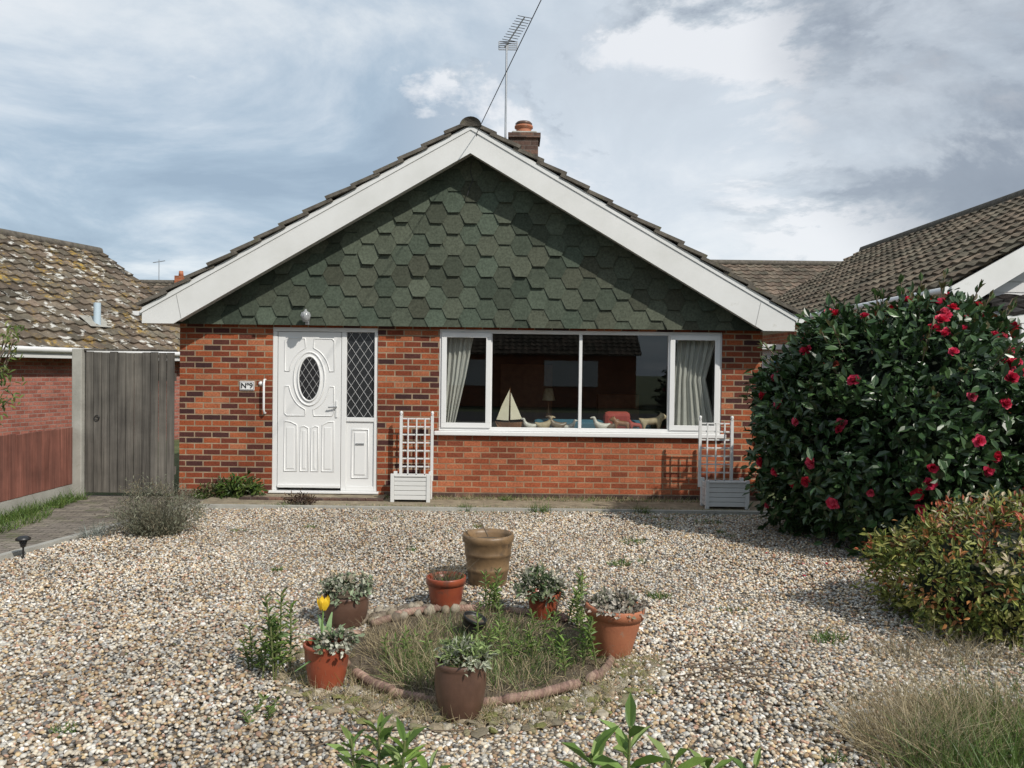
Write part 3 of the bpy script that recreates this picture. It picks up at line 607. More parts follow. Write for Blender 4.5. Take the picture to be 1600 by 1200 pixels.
def backhouse(xa,xb,ya,yr,ze,zr,m=M_pink):
    o=empty('brick_bungalow',((xa+xb)/2,yr,G))
    Uq=(0,yr-ya,zr-ze); tileroof('roof_front',(xa,ya,ze),(1,0,0),Uq,xb-xa,math.hypot(yr-ya,zr-ze),M_rightroof,o,base=(.14,.115,.092))
    Ub=(0,-(yr-ya),zr-ze); tileroof('roof_back',(xa,2*yr-ya,ze),(1,0,0),Ub,xb-xa,math.hypot(yr-ya,zr-ze),M_rightroof,o,base=(.14,.115,.092))
    tube('ridge',[(xa,yr,zr+.03),(xb,yr,zr+.03)],.12,M_rooft,o)
    ga=lambda x:[(x,ya+.3,G),(x,2*yr-ya-.3,G),(x,2*yr-ya-.3,ze+.1),(x,yr,zr-.1),(x,ya+.3,ze+.1)]
    quad('gable_l',ga(xa+.2),m,o); quad('gable_r',ga(xb-.2),m,o)
    quad('front_wall',[(xa+.2,ya+.3,G),(xb-.2,ya+.3,G),(xb-.2,ya+.3,ze+.1),(xa+.2,ya+.3,ze+.1)],m,o)
    quad('back_wall',[(xa+.2,2*yr-ya-.3,G),(xb-.2,2*yr-ya-.3,G),(xb-.2,2*yr-ya-.3,ze+.1),(xa+.2,2*yr-ya-.3,ze+.1)],m,o)
    return o
backhouse(6.2,16.5,26,30,3.2,5.68)
o=backhouse(-21,-10,36.5,40,3.6,5.75)
box('chimney_stack',-16.75,-16.25,39.8,40.3,5.4,6.1,M_brick2,o); lathe('chimney_pot',[(0,0),(.12,0),(.1,.25),(0,.25)],M_terra,o,(-16.5,40,6.1),12)
tube('small_antenna',[[(-17.6,40,5.7),(-17.6,40,6.9)],[(-17.9,40,6.75),(-17.3,40,6.85)]],.02,M_metal,o)
for xa,xb in ((-20,-9),(-5.5,6),(9,21)):
    o=backhouse(xa,xb,-24,-20.2,2.4,5.0,M_brick2)
    boxes('windows',[(xa+2,xa+4.5,-16.9,-16.6,.9,2.1),(xb-4.5,xb-2,-16.9,-16.6,.9,2.1)],M_upvc,o)
gr=empty('garden_room',(4.9,17,G)); box('wall',3.6,7,16.8,19,G,2.1,M_clad,gr); box('window_frame',4.9+.35,6.1,16.74,16.79,.9,1.95,M_upvc,gr)
box('window_pane',5.35,6.0,16.72,16.735,1.0,1.85,mat('blue_blind',(.12,.3,.5),rough=.5,bs=0),gr); box('roof',3.5,7.1,16.6,19.1,2.1,2.2,M_upvc2,gr)

# ---------------------------------------------------------------- gravel pebbles
def ico():
    p=(1+5**.5)/2
    v=np.array([(-1,p,0),(1,p,0),(-1,-p,0),(1,-p,0),(0,-1,p),(0,1,p),(0,-1,-p),(0,1,-p),(p,0,-1),(p,0,1),(-p,0,-1),(-p,0,1)],float); v/=np.linalg.norm(v[0])
    f=[(0,11,5),(0,5,1),(0,1,7),(0,7,10),(0,10,11),(1,5,9),(5,11,4),(11,10,2),(10,7,6),(7,1,8),(3,9,4),(3,4,2),(3,2,6),(3,6,8),(3,8,9),(4,9,5),(2,4,11),(6,2,10),(8,6,7),(9,8,1)]
    return v,f
IV,IF=ico()
OV=np.array([(1,0,0),(-1,0,0),(0,1,0),(0,-1,0),(0,0,1),(0,0,-1)],float); OF=[(0,2,4),(2,1,4),(1,3,4),(3,0,4),(2,0,5),(1,2,5),(3,1,5),(0,3,5)]
RC=(-.20,4.72); RR=.78
PAL=[(.58,.54,.47),(.50,.44,.35),(.43,.33,.23),(.35,.24,.14),(.48,.36,.21),(.31,.30,.28),(.42,.40,.36),(.19,.14,.10),(.64,.61,.56),(.53,.45,.34),(.13,.12,.11),(.38,.24,.17),(.56,.50,.40)]
gv=empty('gravel',(0,5.5,G))
def pebbles(nm,ya,yb,dens,r0,r1,tv,tf):
    area=(yb-ya)*11; n=int(area*dens); y=rng.uniform(ya,yb,n); x=rng.uniform(-5.5,5.5,n)
    ok=(x>kx(y)+.01)&(np.abs(x)<.66*y+.5)&(np.hypot(x-RC[0],y-RC[1])>RR+.02)
    x=x[ok];y=y[ok]; n=len(x)
    r=rng.uniform(r0,r1,n)*np.where(rng.random(n)<.04,1.5,1.0); s=np.stack([r*rng.uniform(.8,1.35,n),r*rng.uniform(.7,1.1,n),r*rng.uniform(.45,.8,n)],-1)
    yaw=rng.uniform(0,6.28,n); nrm=norm(np.stack([rng.normal(0,.35,n),rng.normal(0,.35,n),np.ones(n)],-1))
    R=frames(np.stack([np.cos(yaw),np.sin(yaw),np.zeros(n)],-1),nrm)
    P=np.stack([x,y,G+rng.uniform(0.002,.014,n)+.008*np.sin(x*2.1+y*1.3)],-1)
    tone=.96+.10*np.sin(x*1.3+1.1*np.sin(y*1.7))+.08*np.sin(x*3.7-y*2.9)
    scatter(nm,tv,tf,P,R,s,np.clip(pick(PAL,n,.25)*tone[:,None],0,1),M_peb,gv,True)
pebbles('near_pebbles',1.9,5.6,3300,.0075,.0145,IV,IF)
pebbles('far_pebbles',5.6,9.44,2600,.0095,.0165,OV,OF)

# ---------------------------------------------------------------- vegetation
LT=np.array([(0,0,0),(-.36,.28,.06),(-.40,.62,.07),(0,1,-.08),(.40,.62,.07),(.36,.28,.06)],float); LF=[(0,3,2,1),(0,5,4,3)]
def blob(name,c,rad,m,parent,seed=0,sc=1.0):
    V=[];F=[];nu,nv=28,16; r_=random.Random(seed); ph=[r_.uniform(0,6.28) for _ in range(6)]
    for j in range(nv+1):
        th=math.pi*j/nv
        for i in range(nu):
            a=2*math.pi*i/nu; d=(math.sin(th)*math.cos(a),math.sin(th)*math.sin(a),math.cos(th))
            f=sc*(1+.07*math.sin(5*a+ph[0])*math.sin(th)+.07*math.cos(4*th+ph[1]))
            V.append((c[0]+rad[0]*d[0]*f,c[1]+rad[1]*d[1]*f,c[2]+rad[2]*d[2]*f))
    for j in range(nv):
        for i in range(nu): F.append((j*nu+i,j*nu+(i+1)%nu,(j+1)*nu+(i+1)%nu,(j+1)*nu+i))
    return mesh_obj(name,V,F,m,parent,True)
def lumpf(d,lump,seed):
    return 1+lump*(np.sin(d@np.array((4.1,2.3,1.7))+seed)+np.sin(d@np.array((-2.3,5.1,3.2))+2*seed)+.7*np.sin(d@np.array((7.1,-3.9,6.2)))+.6*np.sin(d@np.array((11,9,-8.))))*.6
def bushpts(c,rad,ncl,zmin=-.7,lump=.1,seed=1,inner=.25):
    r2=np.random.default_rng(seed); d=norm(r2.normal(size=(ncl*2,3))); d=d[d[:,2]>zmin][:ncl]
    f=lumpf(d,lump,seed)
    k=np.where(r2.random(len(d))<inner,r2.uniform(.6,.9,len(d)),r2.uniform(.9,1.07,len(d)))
    return np.array(c)+np.array(rad)*d*(f*k)[:,None],d,k
def foliage(name,c,rad,ncl,per,ll,lw,pal,m,parent,spread,seed=1,zmin=-.7,lump=.1,inner=.25,up=.5,palv=.2,tip=None):
    P,d,k=bushpts(c,rad,ncl,zmin,lump,seed,inner); n=len(P)
    cc=pick(pal,n,palv)
    if tip is not None:
        hot=rng.random(n)<tip[1]*(1+np.clip(d[:,2],-.6,1)); cc[hot]=pick(tip[0],hot.sum(),.2)
    P=np.repeat(P,per,0); d=np.repeat(d,per,0); C=np.repeat(cc,per,0)*rng.uniform(.7,1.3,(n*per,1)); k=np.repeat(k,per)
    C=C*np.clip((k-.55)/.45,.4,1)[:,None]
    pos=P+rng.normal(0,spread,P.shape)
    dr=d*.7+rng.normal(0,.75,P.shape)+np.array((0,0,.05)); nr=d+np.array((0,0,up))+rng.normal(0,.45,P.shape)
    R=frames(dr,nr); l=rng.uniform(.7,1.2,len(P))
    return scatter(name,LT,LF,pos,R,np.stack([l*lw,l*ll,l*ll],-1),np.clip(C,0,1),m,parent,False)
# camellia
cb=empty('camellia_bush',(3.86,8.1,G)); cc_=(3.88,7.98,.98); cr_=(1.33,1.25,1.21)
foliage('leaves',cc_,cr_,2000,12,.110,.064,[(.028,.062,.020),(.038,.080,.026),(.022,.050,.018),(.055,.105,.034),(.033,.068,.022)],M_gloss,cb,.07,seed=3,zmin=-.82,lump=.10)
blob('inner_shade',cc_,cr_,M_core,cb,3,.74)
br=[]
for k in range(7):
    a=random.uniform(0,6.28); br.append([(3.88+.1*math.cos(a),8.05+.1*math.sin(a),G),(3.88+.4*math.cos(a),8.05+.4*math.sin(a),.5),(3.88+.8*math.cos(a),8.05+.8*math.sin(a),1.3)])
tube('stems',br,.03,M_bark,cb)
P,d,k=bushpts(cc_,(1.38,1.29,1.29),110,.15,.10,3,0); tw=[[tuple(p-d_*.2),tuple(p+d_*.12+np.array((0,0,.12)))] for p,d_ in zip(P,d)]
tube('twigs',tw,.005,M_bark,cb)
n=len(P)*7; PP=np.repeat(P,7,0)+np.repeat(d,7,0)*rng.uniform(-.1,.14,(n,1))+np.array((0,0,.08)); 
scatter('twig_leaves',LT,LF,PP,frames(np.repeat(d,7,0)+rng.normal(0,.6,(n,3))+np.array((0,0,.6)),rng.normal(0,.4,(n,3))+np.array((0,0,1))),np.tile((.05,.09,.09),(n,1)),pick([(.07,.12,.04),(.11,.10,.04),(.06,.10,.03)],n),M_leaf,cb,False)
r2=np.random.default_rng(21); FD=[]
while len(FD)<190:
    dd=norm(r2.normal(size=3)); 
    if dd[1]>.20 or dd[2]<-.6: continue
    if dd[0]<-.15 and r2.random()<.72: continue
    FD.append(dd)
FD=np.array(FD); FP=np.array(cc_)+np.array(cr_)*FD*(lumpf(FD,.10,3)*r2.uniform(1.06,1.14,len(FD)))[:,None]
per=22; n=len(FP)*per
D_=np.repeat(FD,per,0); ring=rng.normal(size=(n,3)); ring=norm(ring-D_*np.sum(ring*D_,-1,keepdims=True)); op=rng.uniform(.15,1.1,(n,1))
dr=D_*(1.1-op*.8)+ring*op
fc=np.repeat(pick([(.62,.03,.08),(.72,.06,.14),(.54,.02,.05),(.70,.10,.17)],len(FP),.15),per,0)*rng.uniform(.8,1.15,(n,1))
old=np.repeat(rng.random(len(FP))<.12,per); fc[old]=fc[old]*np.array((.55,2.5,.6))
fs=np.repeat(r2.uniform(.5,1.1,len(FP)),per)
PT=np.array([(0,0,0),(-.42,.35,.1),(-.5,.75,.12),(0,1,-.02),(.5,.75,.12),(.42,.35,.1)])
scatter('flowers',PT,LF,np.repeat(FP,per,0)-D_*.02,frames(dr,D_-ring*.6),np.stack([fs*.055,fs*.066,fs*.07],-1),np.clip(fc,0,1),M_petal,cb,True)
n=60; P=np.stack([rng.uniform(2.3,3.6,n),rng.uniform(6.5,7.4,n),np.full(n,G+.03)],-1)
scatter('fallen_petals',PT,LF,P,frames(rng.normal(0,1,(n,3))*np.array((1,1,.2)),np.tile((0,0,1.),(n,1))),np.tile((.03,.035,.04),(n,1)),pick([(.45,.03,.06),(.25,.10,.05),(.2,.08,.04)],n),M_petal,cb,True)
ps=empty('pieris_shrub',(3.22,5.35,G)); pc=(3.24,5.35,.24); pr_=(.66,.60,.42)
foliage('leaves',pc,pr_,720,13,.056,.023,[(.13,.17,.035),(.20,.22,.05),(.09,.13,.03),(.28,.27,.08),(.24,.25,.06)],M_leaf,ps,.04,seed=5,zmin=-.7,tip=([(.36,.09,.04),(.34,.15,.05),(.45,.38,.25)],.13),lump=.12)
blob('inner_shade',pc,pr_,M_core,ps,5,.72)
tube('stems',[[(3.22,5.4,G),(3.22+.3*math.cos(a),5.4+.3*math.sin(a),.2)] for a in (0,1,2,3,4,5)],.012,M_bark,ps)
def bladeT(nseg=3):
    V=[];F=[]
    for i in range(nseg+1):
        t=i/nseg; w_=1-.85*t**1.5; V+=[(-w_*.5,t*t,t*(1-.12*t)),(w_*.5,t*t,t*(1-.12*t))]
    for i in range(nseg): a=2*i; F.append((a,a+1,a+3,a+2))
    return np.array(V),F
BV,BFc=bladeT()
def grass(name,cx,cy,rx_,ry_,n,h0,h1,pal,bend=.35,wd=.005,z=G,parent=None,tilt=.25,m=None):
    a=rng.uniform(0,6.28,n); rr_=np.sqrt(rng.random(n)); x=cx+rx_*rr_*np.cos(a); y=cy+ry_*rr_*np.sin(a)
    yaw=rng.uniform(0,6.28,n); out=np.stack([np.cos(yaw),np.sin(yaw)],-1)
    up=norm(np.stack([rng.normal(0,tilt,n)+.25*rr_*np.cos(a)*tilt*4,rng.normal(0,tilt,n)+.25*rr_*np.sin(a)*tilt*4,np.ones(n)],-1))
    yv=np.stack([out[:,0],out[:,1],np.zeros(n)],-1); xv=norm(np.cross(yv,up)); yv=np.cross(up,xv)
    R=np.stack([xv,yv,up],-1); h=rng.uniform(h0,h1,n)
    return scatter(name,BV,BFc,np.stack([x,y,np.full(n,z)],-1),R,np.stack([rng.uniform(.6,1.4,n)*wd,h*bend*rng.uniform(.2,1.5,n),h],-1),pick(pal,n,.25),m or M_leaf,parent,False)
STR=[(.36,.29,.17),(.46,.38,.24),(.28,.22,.13),(.32,.27,.16)]; GRN=[(.07,.13,.025),(.11,.18,.035),(.06,.11,.025),(.14,.19,.05)]; DRY=[(.14,.12,.08),(.20,.17,.12),(.10,.09,.06)]
def bushgrass(name,items):
    o=empty(name,(items[0][0],items[0][1],G))
    for i,it in enumerate(items): grass('blades_%d'%i,*it[:9],**it[9],parent=o)
    return o
bushgrass('dried_grass_clump',[(1.78,3.5,.24,.22,1000,.16,.38,STR,.8,dict(wd=.003,tilt=.45)),(2.05,3.25,.38,.3,1700,.12,.32,GRN,.5,dict(wd=.0045,tilt=.35)),(2.1,3.75,.3,.25,700,.15,.34,STR,.7,dict(wd=.003,tilt=.45)),(2.45,3.7,.4,.3,1100,.12,.34,GRN+STR,.5,dict(wd=.004,tilt=.4)),(1.75,3.1,.25,.2,600,.08,.2,GRN+STR,.6,dict(wd=.004,tilt=.4))])
bushgrass('dried_grass_clump',[(2.60,4.72,.45,.2,700,.06,.20,STR+DRY,.7,dict(wd=.003,tilt=.5))])
lv=bushgrass('lavender_bush',[(-3.5,7.95,.22,.2,1000,.25,.52,[(.21,.20,.14),(.27,.25,.18),(.15,.16,.11)],.45,dict(wd=.005,tilt=.42)),(-3.5,7.95,.14,.14,150,.5,.68,DRY,.2,dict(wd=.0035,tilt=.35))])
foliage('leaves',(-3.5,7.95,.1),(.40,.33,.30),260,9,.04,.010,[(.19,.20,.14),(.24,.24,.17),(.21,.18,.12)],M_leaf,lv,.04,seed=8,zmin=-.4)
lv2=bushgrass('lavender_bush',[(-4.02,7.75,.12,.12,160,.08,.2,[(.25,.27,.25),(.19,.21,.18)],.45,dict(wd=.006,tilt=.5))])
def weed(cx,cy,r,h,n=120,pal=GRN,z=G): return bushgrass('grass_tuft',[(cx,cy,r,r*.8,n,h*.4,h,pal,.7,dict(wd=.006,tilt=.4,z=z))])
for q in [(.35,9.42,.12,.17),(-.53,9.5,.08,.12),(1.55,9.45,.09,.14),(-.06,10.2,.07,.11),(-2.7,9.5,.08,.09),(-3.9,10.2,.12,.12),(-3.45,10.15,.08,.1),(1.2,7.8,.12,.07),(.95,6.9,.1,.07),(-.9,7.3,.06,.06),(1.6,8.6,.2,.05),(2.0,5.0,.12,.08),(-1.5,8.8,.08,.05),(2.2,8.9,.15,.06),(1.1,5.9,.08,.06),(-2.0,3.6,.05,.05),(1.4,3.4,.06,.06)]: weed(*q)
for k in range(26):
    yy_=random.choice([random.uniform(8.2,9.4),random.uniform(4.2,9.3)]); xx_=random.uniform(-.35,.5)*yy_
    if math.hypot(xx_-RC[0],yy_-RC[1])>1.1: weed(xx_,yy_,random.uniform(.03,.12),random.uniform(.03,.075),random.randint(25,80),random.choice([GRN,GRN,GRN+STR]))
for k in range(9): weed(-5.40+random.uniform(-.05,.05),8.4+k*.2,.12,.16,130,z=G-.01)
bushgrass('grass_strip',[(-5.2,8.3,.2,.7,700,.05,.14,GRN,.6,dict(wd=.006,tilt=.4,z=G-.01))])
bushgrass('grass_strip',[(.6,10.25,2.4,.12,1800,.02,.08,STR+GRN,.6,dict(wd=.005,tilt=.5,z=G+.02)),(-.2,9.6,3.2,.08,1000,.01,.05,STR+GRN,.6,dict(wd=.005,tilt=.5,z=G+.02)),(1.5,9.3,2.2,.18,700,.01,.05,STR+GRN,.6,dict(wd=.005,tilt=.5,z=G+.005))])
dw=empty('dandelion_weed',(-3.45,10.2,G)); foliage('leaves',(-3.45,10.2,G+.08),(.22,.14,.16),50,8,.10,.035,GRN,M_leaf,dw,.04,seed=31,zmin=-.2)
dw=empty('dandelion_weed',(-3.8,10.2,G)); foliage('leaves',(-3.8,10.25,G+.04),(.25,.10,.08),40,8,.06,.03,[(.12,.09,.04),(.10,.13,.04)],M_leaf,dw,.04,seed=32,zmin=-.2)
dw=empty('dead_weed',(-2.55,9.75,G)); foliage('leaves',(-2.55,9.72,G+.03),(.16,.10,.07),40,8,.05,.02,[(.08,.05,.04),(.12,.08,.05)],M_leaf,dw,.03,seed=33,zmin=-.2)
def shoots(name,items,pal,ll,lw,m=M_leaf,droop=.1):
    o=empty(name,(items[0][0],items[0][1],G)); st=[];P=[];Dd=[];Nn=[]
    for (x,y,h,lx,ly,nl) in items:
        tp=np.array((x+lx,y+ly,G+h)); b=np.array((x,y,G)); st.append([tuple(b),tuple((b+tp)/2+np.array((lx*-.15,0,0))),tuple(tp)])
        for k in range(nl):
            t_=.2+.8*k/nl; a=k*2.4+x*7; c=b+(tp-b)*t_
            out=np.array((math.cos(a),math.sin(a),.55-droop+.9*max(0,t_-.75)*4)); P.append(c);Dd.append(out);Nn.append((0,0,1.))
    n=len(P); P=np.array(P);Dd=np.array(Dd)+rng.normal(0,.12,(n,3)); Nn=np.array(Nn)+rng.normal(0,.25,(n,3))
    tube('stems',st,.005,mat(name+'_stem',(.12,.14,.05),bs=0),o)
    s=rng.uniform(.75,1.2,n); scatter('leaves',LT,LF,P,frames(Dd,Nn),np.stack([s*lw,s*ll,s*ll],-1),pick(pal,n,.25),m,o,False); return o
LG=[(.13,.22,.045),(.18,.28,.06),(.10,.17,.04),(.22,.30,.09)]
def grp(cx,cy,n,r,h0,h1,nl): return [(cx+random.uniform(-r,r),cy+random.uniform(-r,r),random.uniform(h0,h1),random.uniform(-.06,.06),random.uniform(-.05,.05),nl) for _ in range(n)]
shoots('spurge_plant',grp(-1.22,4.30,7,.09,.28,.50,28),GRN+LG,.062,.022)
shoots('spurge_plant',grp(-1.38,4.35,4,.08,.15,.26,18),GRN,.05,.016)
shoots('spurge_plant',grp(-.12,5.45,5,.06,.16,.32,22),LG,.055,.017)
shoots('spurge_plant',grp(.42,5.2,6,.08,.2,.36,22),LG,.055,.017)
shoots('spurge_plant',grp(.45,4.5,5,.06,.15,.3,20),LG,.055,.017)
shoots('spurge_plant',grp(.15,4.5,9,.2,.1,.24,18),LG,.05,.014)
shoots('spurge_plant',grp(.05,4.9,11,.3,.1,.22,18),LG,.048,.014)
shoots('spurge_plant',grp(-1.15,3.75,4,.07,.05,.1,12),GRN,.035,.018)
shoots('spurge_plant',grp(-.55,4.6,6,.2,.08,.18,14),LG,.045,.012)
shoots('foreground_shoot',[(-.46,2.86,.38,.0,.0,26),(-.38,2.8,.36,.02,0,24),(-.52,2.85,.34,-.04,0,22),(-.30,2.8,.27,.03,0,18),(-.42,2.9,.30,.05,0,18)],LG,.10,.034)
shoots('foreground_shoot',[(.42,2.8,.42,.01,0,16),(.50,2.75,.34,.08,0,12),(.34,2.78,.33,-.05,0,13),(.44,2.7,.29,.0,0,10)],LG,.15,.052)
shoots('foreground_shoot',[(.70,2.78,.30,.0,0,14),(.84,2.8,.29,.03,0,12),(.62,2.75,.26,.03,0,12)],LG,.11,.038)
shoots('foreground_shoot',grp(1.9,2.95,4,.08,.1,.2,14),LG,.06,.02)
shoots('spurge_plant',grp(2.75,3.75,7,.25,.25,.45,24),LG,.055,.016)
sh=empty('garden_shrub',(-6.0,8.9,G)); stl=[]; 
for k in range(10): stl.append([(-6.05,8.95,G),(-5.95+random.uniform(-.1,.1),8.9,.9),(-5.65+random.uniform(-.25,.2),8.9+random.uniform(-.2,.2),random.uniform(1.2,2.0))])
tube('stems',stl,.008,M_bark,sh)
pp=np.array([s_[2] for s_ in stl]+[tuple(np.array(s_[1])*.4+np.array(s_[2])*.6) for s_ in stl]); P=np.repeat(pp,16,0)+rng.normal(0,.06,(len(pp)*16,3)); n=len(P)
scatter('leaves',LT,LF,P,frames(rng.normal(0,1,(n,3)),rng.normal(0,.5,(n,3))+np.array((0,0,1))),np.tile((.03,.09,.09),(n,1)),pick([(.15,.2,.05),(.10,.15,.04),(.2,.22,.07)],n),M_leaf,sh,False)

# ---------------------------------------------------------------- circular bed
bd=empty('circular_flower_bed',(RC[0],RC[1],G))
mesh_obj('soil_disc',[(RC[0]+(RR)*math.cos(a),RC[1]+RR*math.sin(a),G+.012) for a in np.linspace(0,2*math.pi,64,endpoint=False)],[tuple(range(64))],M_soil,bd)
n=260; A_=np.linspace(0,2*math.pi,n,endpoint=False); keep=~(((A_>3.6)&(A_<3.75))|((A_>.5)&(A_<.75))|((A_>2.6)&(A_<2.8))|((A_>5.5)&(A_<5.62))); A_=A_[keep]; n=len(A_)
seg=np.floor(A_/.26); jr=.018*np.sin(seg*12.9)
P=np.stack([RC[0]+(RR+jr)*np.cos(A_),RC[1]+(RR+jr)*np.sin(A_),G+.028+.014*np.sin(seg*7.3)],-1); tg=np.stack([-np.sin(A_),np.cos(A_),np.full(n,.9)],-1)
rad_=np.stack([np.cos(A_),np.sin(A_),np.zeros(n)],-1)
scatter('rope_edging',IV,IF,P,frames(tg,rad_),np.tile((.020,.036,.028),(n,1)),pick([(.24,.155,.12),(.20,.125,.10),(.28,.19,.145)],n,.15)*(1+.25*np.sin(seg*3.3))[:,None],M_peb,bd,True)
for i,(cx_,cy_,rx_,ry_,n_,h0,h1,pl) in enumerate([(-.2,4.7,.70,.70,2600,.02,.09,STR+DRY),(-.42,4.35,.25,.25,800,.08,.20,GRN+STR),(-.05,4.3,.3,.2,500,.05,.13,STR+GRN),(-.65,4.8,.2,.3,350,.08,.22,STR),(.2,4.7,.3,.3,500,.04,.13,GRN+STR),(-.2,5.1,.4,.25,500,.05,.15,STR+GRN),(-.1,4.6,.5,.4,1200,.03,.09,GRN)]):
    grass('bed_grass_%d'%i,cx_,cy_,rx_,ry_,n_,h0,h1,pl,.7,.0035,G+.01,bd,.5)
n=220; a=rng.uniform(3.2,6.2,n); r_=RR+rng.uniform(.03,.32,n)
P=np.stack([RC[0]+r_*np.cos(a)*1.05,RC[1]+r_*np.sin(a),np.full(n,G+.014)],-1)
scatter('edging_rubble',IV,IF,P,frames(np.stack([np.cos(a*7),np.sin(a*7),np.zeros(n)],-1),np.tile((0,0,1.),(n,1))+rng.normal(0,.15,(n,3))),np.stack([rng.uniform(.015,.055,n),rng.uniform(.015,.045,n),rng.uniform(.006,.018,n)],-1),pick([(.20,.17,.12),(.27,.22,.15),(.19,.17,.10),(.17,.17,.06),(.33,.29,.22)],n),M_peb,bd,False)
n=60; a=rng.uniform(1.7,2.6,n); r_=RR+rng.uniform(-.02,.18,n)
P=np.stack([RC[0]+r_*np.cos(a),RC[1]+r_*np.sin(a),np.full(n,G+.03)],-1)
scatter('back_cobbles',IV,IF,P,randrot(n),rng.uniform(.025,.05,(n,3)),pick([(.22,.18,.13),(.15,.12,.09),(.3,.26,.2)],n),M_peb,bd,True)
for i in range(9):
    a=3.3+i*.34; grass('edge_dry_%d'%i,RC[0]+(RR+.14)*math.cos(a),RC[1]+(RR+.14)*math.sin(a),.22,.16,420,.02,.10,STR+[(.16,.18,.05)],.8,.003,G+.01,bd,.6)

# ---------------------------------------------------------------- pots
def pot(x,y,h,d,m,kind='std',tilt=(0,0),name='plant_pot',bot=.68):
    o=empty(name,(x,y,G)); R=d/2
    if kind=='std': pr=[(0,0),(R*bot,0),(R*bot+.004,.006),(R*.93,h*.78),(R*.94,h*.80),(R,h*.80),(R*1.01,h*.98),(R*.99,h),(R*.92,h),(R*.90,h*.97),(R*.86,h*.80),(R*.84,h*.8)]
    elif kind=='smooth': pr=[(0,0),(R*bot,0),(R*(bot+.03),.01),(R*.83,h*.3),(R*.93,h*.6),(R*.96,h*.86),(R*.98,h*.90),(R*1.02,h*.93),(R*1.02,h*.98),(R*.98,h),(R*.92,h),(R*.89,h*.95),(R*.86,h*.8)]
    elif kind=='barrel': pr=[(0,0),(R*.72,0),(R*.76,.01),(R*.90,h*.25),(R*.99,h*.55),(R*1.0,h*.75),(R*.96,h*.86),(R*.97,h*.90),(R*1.0,h*.92),(R*1.0,h*.98),(R*.97,h),(R*.9,h),(R*.86,h*.8)]
    else: pr=[(0,0),(R*.72,0),(R*.74,.01),(R*.83,h*.3),(R*.85,h*.31),(R*.85,h*.36),(R*.84,h*.37),(R*.90,h*.6),(R*.93,h*.61),(R*.93,h*.66),(R*.92,h*.67),(R*.96,h*.84),(R*1.02,h*.87),(R*1.03,h*.95),(R*1.0,h),(R*.93,h),(R*.88,h*.92),(R*.84,h*.7)]
    lathe('body',pr,m,o,(x,y,G),40,tilt)
    lathe('soil',[(0,h*.86),(R*.5,h*.87),(R*.90,h*.84)],M_soil,o,(x,y,G),24,tilt)
    return o
SUC=[(.38,.39,.30),(.48,.47,.38),(.24,.29,.18),(.30,.26,.19),(.17,.23,.12)]
def succ(o,x,y,z,r,seed,h=.06,n=60,pal=SUC,ll=.035,lw=.022): foliage('succulent',(x,y,z),(r,r,h),n,9,ll,lw,pal,M_leaf,o,.014,seed=seed,zmin=-.05,lump=.12)
a=pot(-.17,6.22,.40,.39,M_tan,'ribbed'); tube('dead_stick',[(-.17,6.2,.3),(-.22,6.2,.40),(-.30,6.18,.42)],.005,M_bark,a)
a=pot(-.44,5.55,.235,.275,M_terra2,'std'); grass('dead_twigs',-.44,5.55,.09,.09,140,.10,.28,DRY+[(.2,.15,.08)],.3,.003,G+.2,a,.45); grass('green_sprigs',-.40,5.55,.08,.06,50,.03,.07,GRN,.3,.008,G+.2,a,.3)
a=pot(-1.06,5.2,.20,.29,M_brownpot,'barrel'); succ(a,-1.06,5.2,G+.20,.15,41,.11,90)
a=pot(.23,5.38,.18,.23,M_terra2,'std'); succ(a,.20,5.38,G+.17,.13,42,.13,70,[(.10,.15,.06),(.34,.34,.26),(.2,.24,.13)],.05,.02)
a=pot(.60,4.70,.30,.345,M_terra,'std',(0.02,.07),bot=.62); succ(a,.625,4.70,G+.28,.15,43,.06,100,[(.46,.42,.36),(.34,.29,.23),(.22,.22,.15),(.5,.47,.4)])
tube('dry_stalk',[(.62,4.7,.2),(.63,4.72,.33),(.60,4.7,.36)],.004,M_bark,a)
a=pot(-.95,4.18,.235,.24,M_terra2,'smooth'); succ(a,-.90,4.15,G+.23,.10,44,.05,50,ll=.03)
tul=empty('tulip_plant',(-.98,4.18,G+.2))
tube('stem',[(-.98,4.18,.12),(-.975,4.17,.24),(-.965,4.16,.335)],.005,mat('tulip_stem',(.14,.24,.07),bs=0),tul)
M_yel=mat('yellow_petal',(.8,.5,.02),(.85,.62,.05),.5,30,60,0,trans=.3)
Vt=[];Ft=[]
for p in range(6):
    a0=p*math.pi/3; rr_=1 if p%2 else .9; b0=len(Vt)
    for j in range(7):
        t_=j/6; rad=(.012+.022*math.sin(math.pi*min(1,t_*1.05)*.62+.15))*rr_; wdt=.62*math.sin(math.pi*(t_*.85+.12)); 
        for k in range(5):
            q=(k-2)/2; Vt.append((-.965+rad*math.cos(a0+q*wdt),4.16+rad*math.sin(a0+q*wdt),.33+.07*t_-.006*q*q))
    for j in range(6):
        for k in range(4): b=b0+j*5+k; Ft.append((b,b+1,b+6,b+5))
mesh_obj('flower',Vt,Ft,M_yel,tul,True)
WV,WF=bladeT(6)
n=9; yaw=np.array([.3,1.5,2.9,3.6,-.4,-1.2,.9,2.2,-2.3]); yv=np.stack([np.cos(yaw),np.sin(yaw),np.zeros(n)],-1); up=norm(np.array((0,0,1.))+yv*.25); xv=norm(np.cross(yv,up)); yv=np.cross(up,xv)
scatter('leaves',WV,WF,np.tile((-.95,4.16,G+.21),(n,1)),np.stack([xv,yv,up],-1),np.stack([rng.uniform(.03,.05,n),np.array([.12,.06,.16,.14,.13,.07,.1,.08,.2]),np.array([.15,.2,.08,.15,.18,.12,.14,.19,-.03])],-1),pick([(.17,.27,.1),(.21,.31,.14)],n),M_leaf,tul,True)
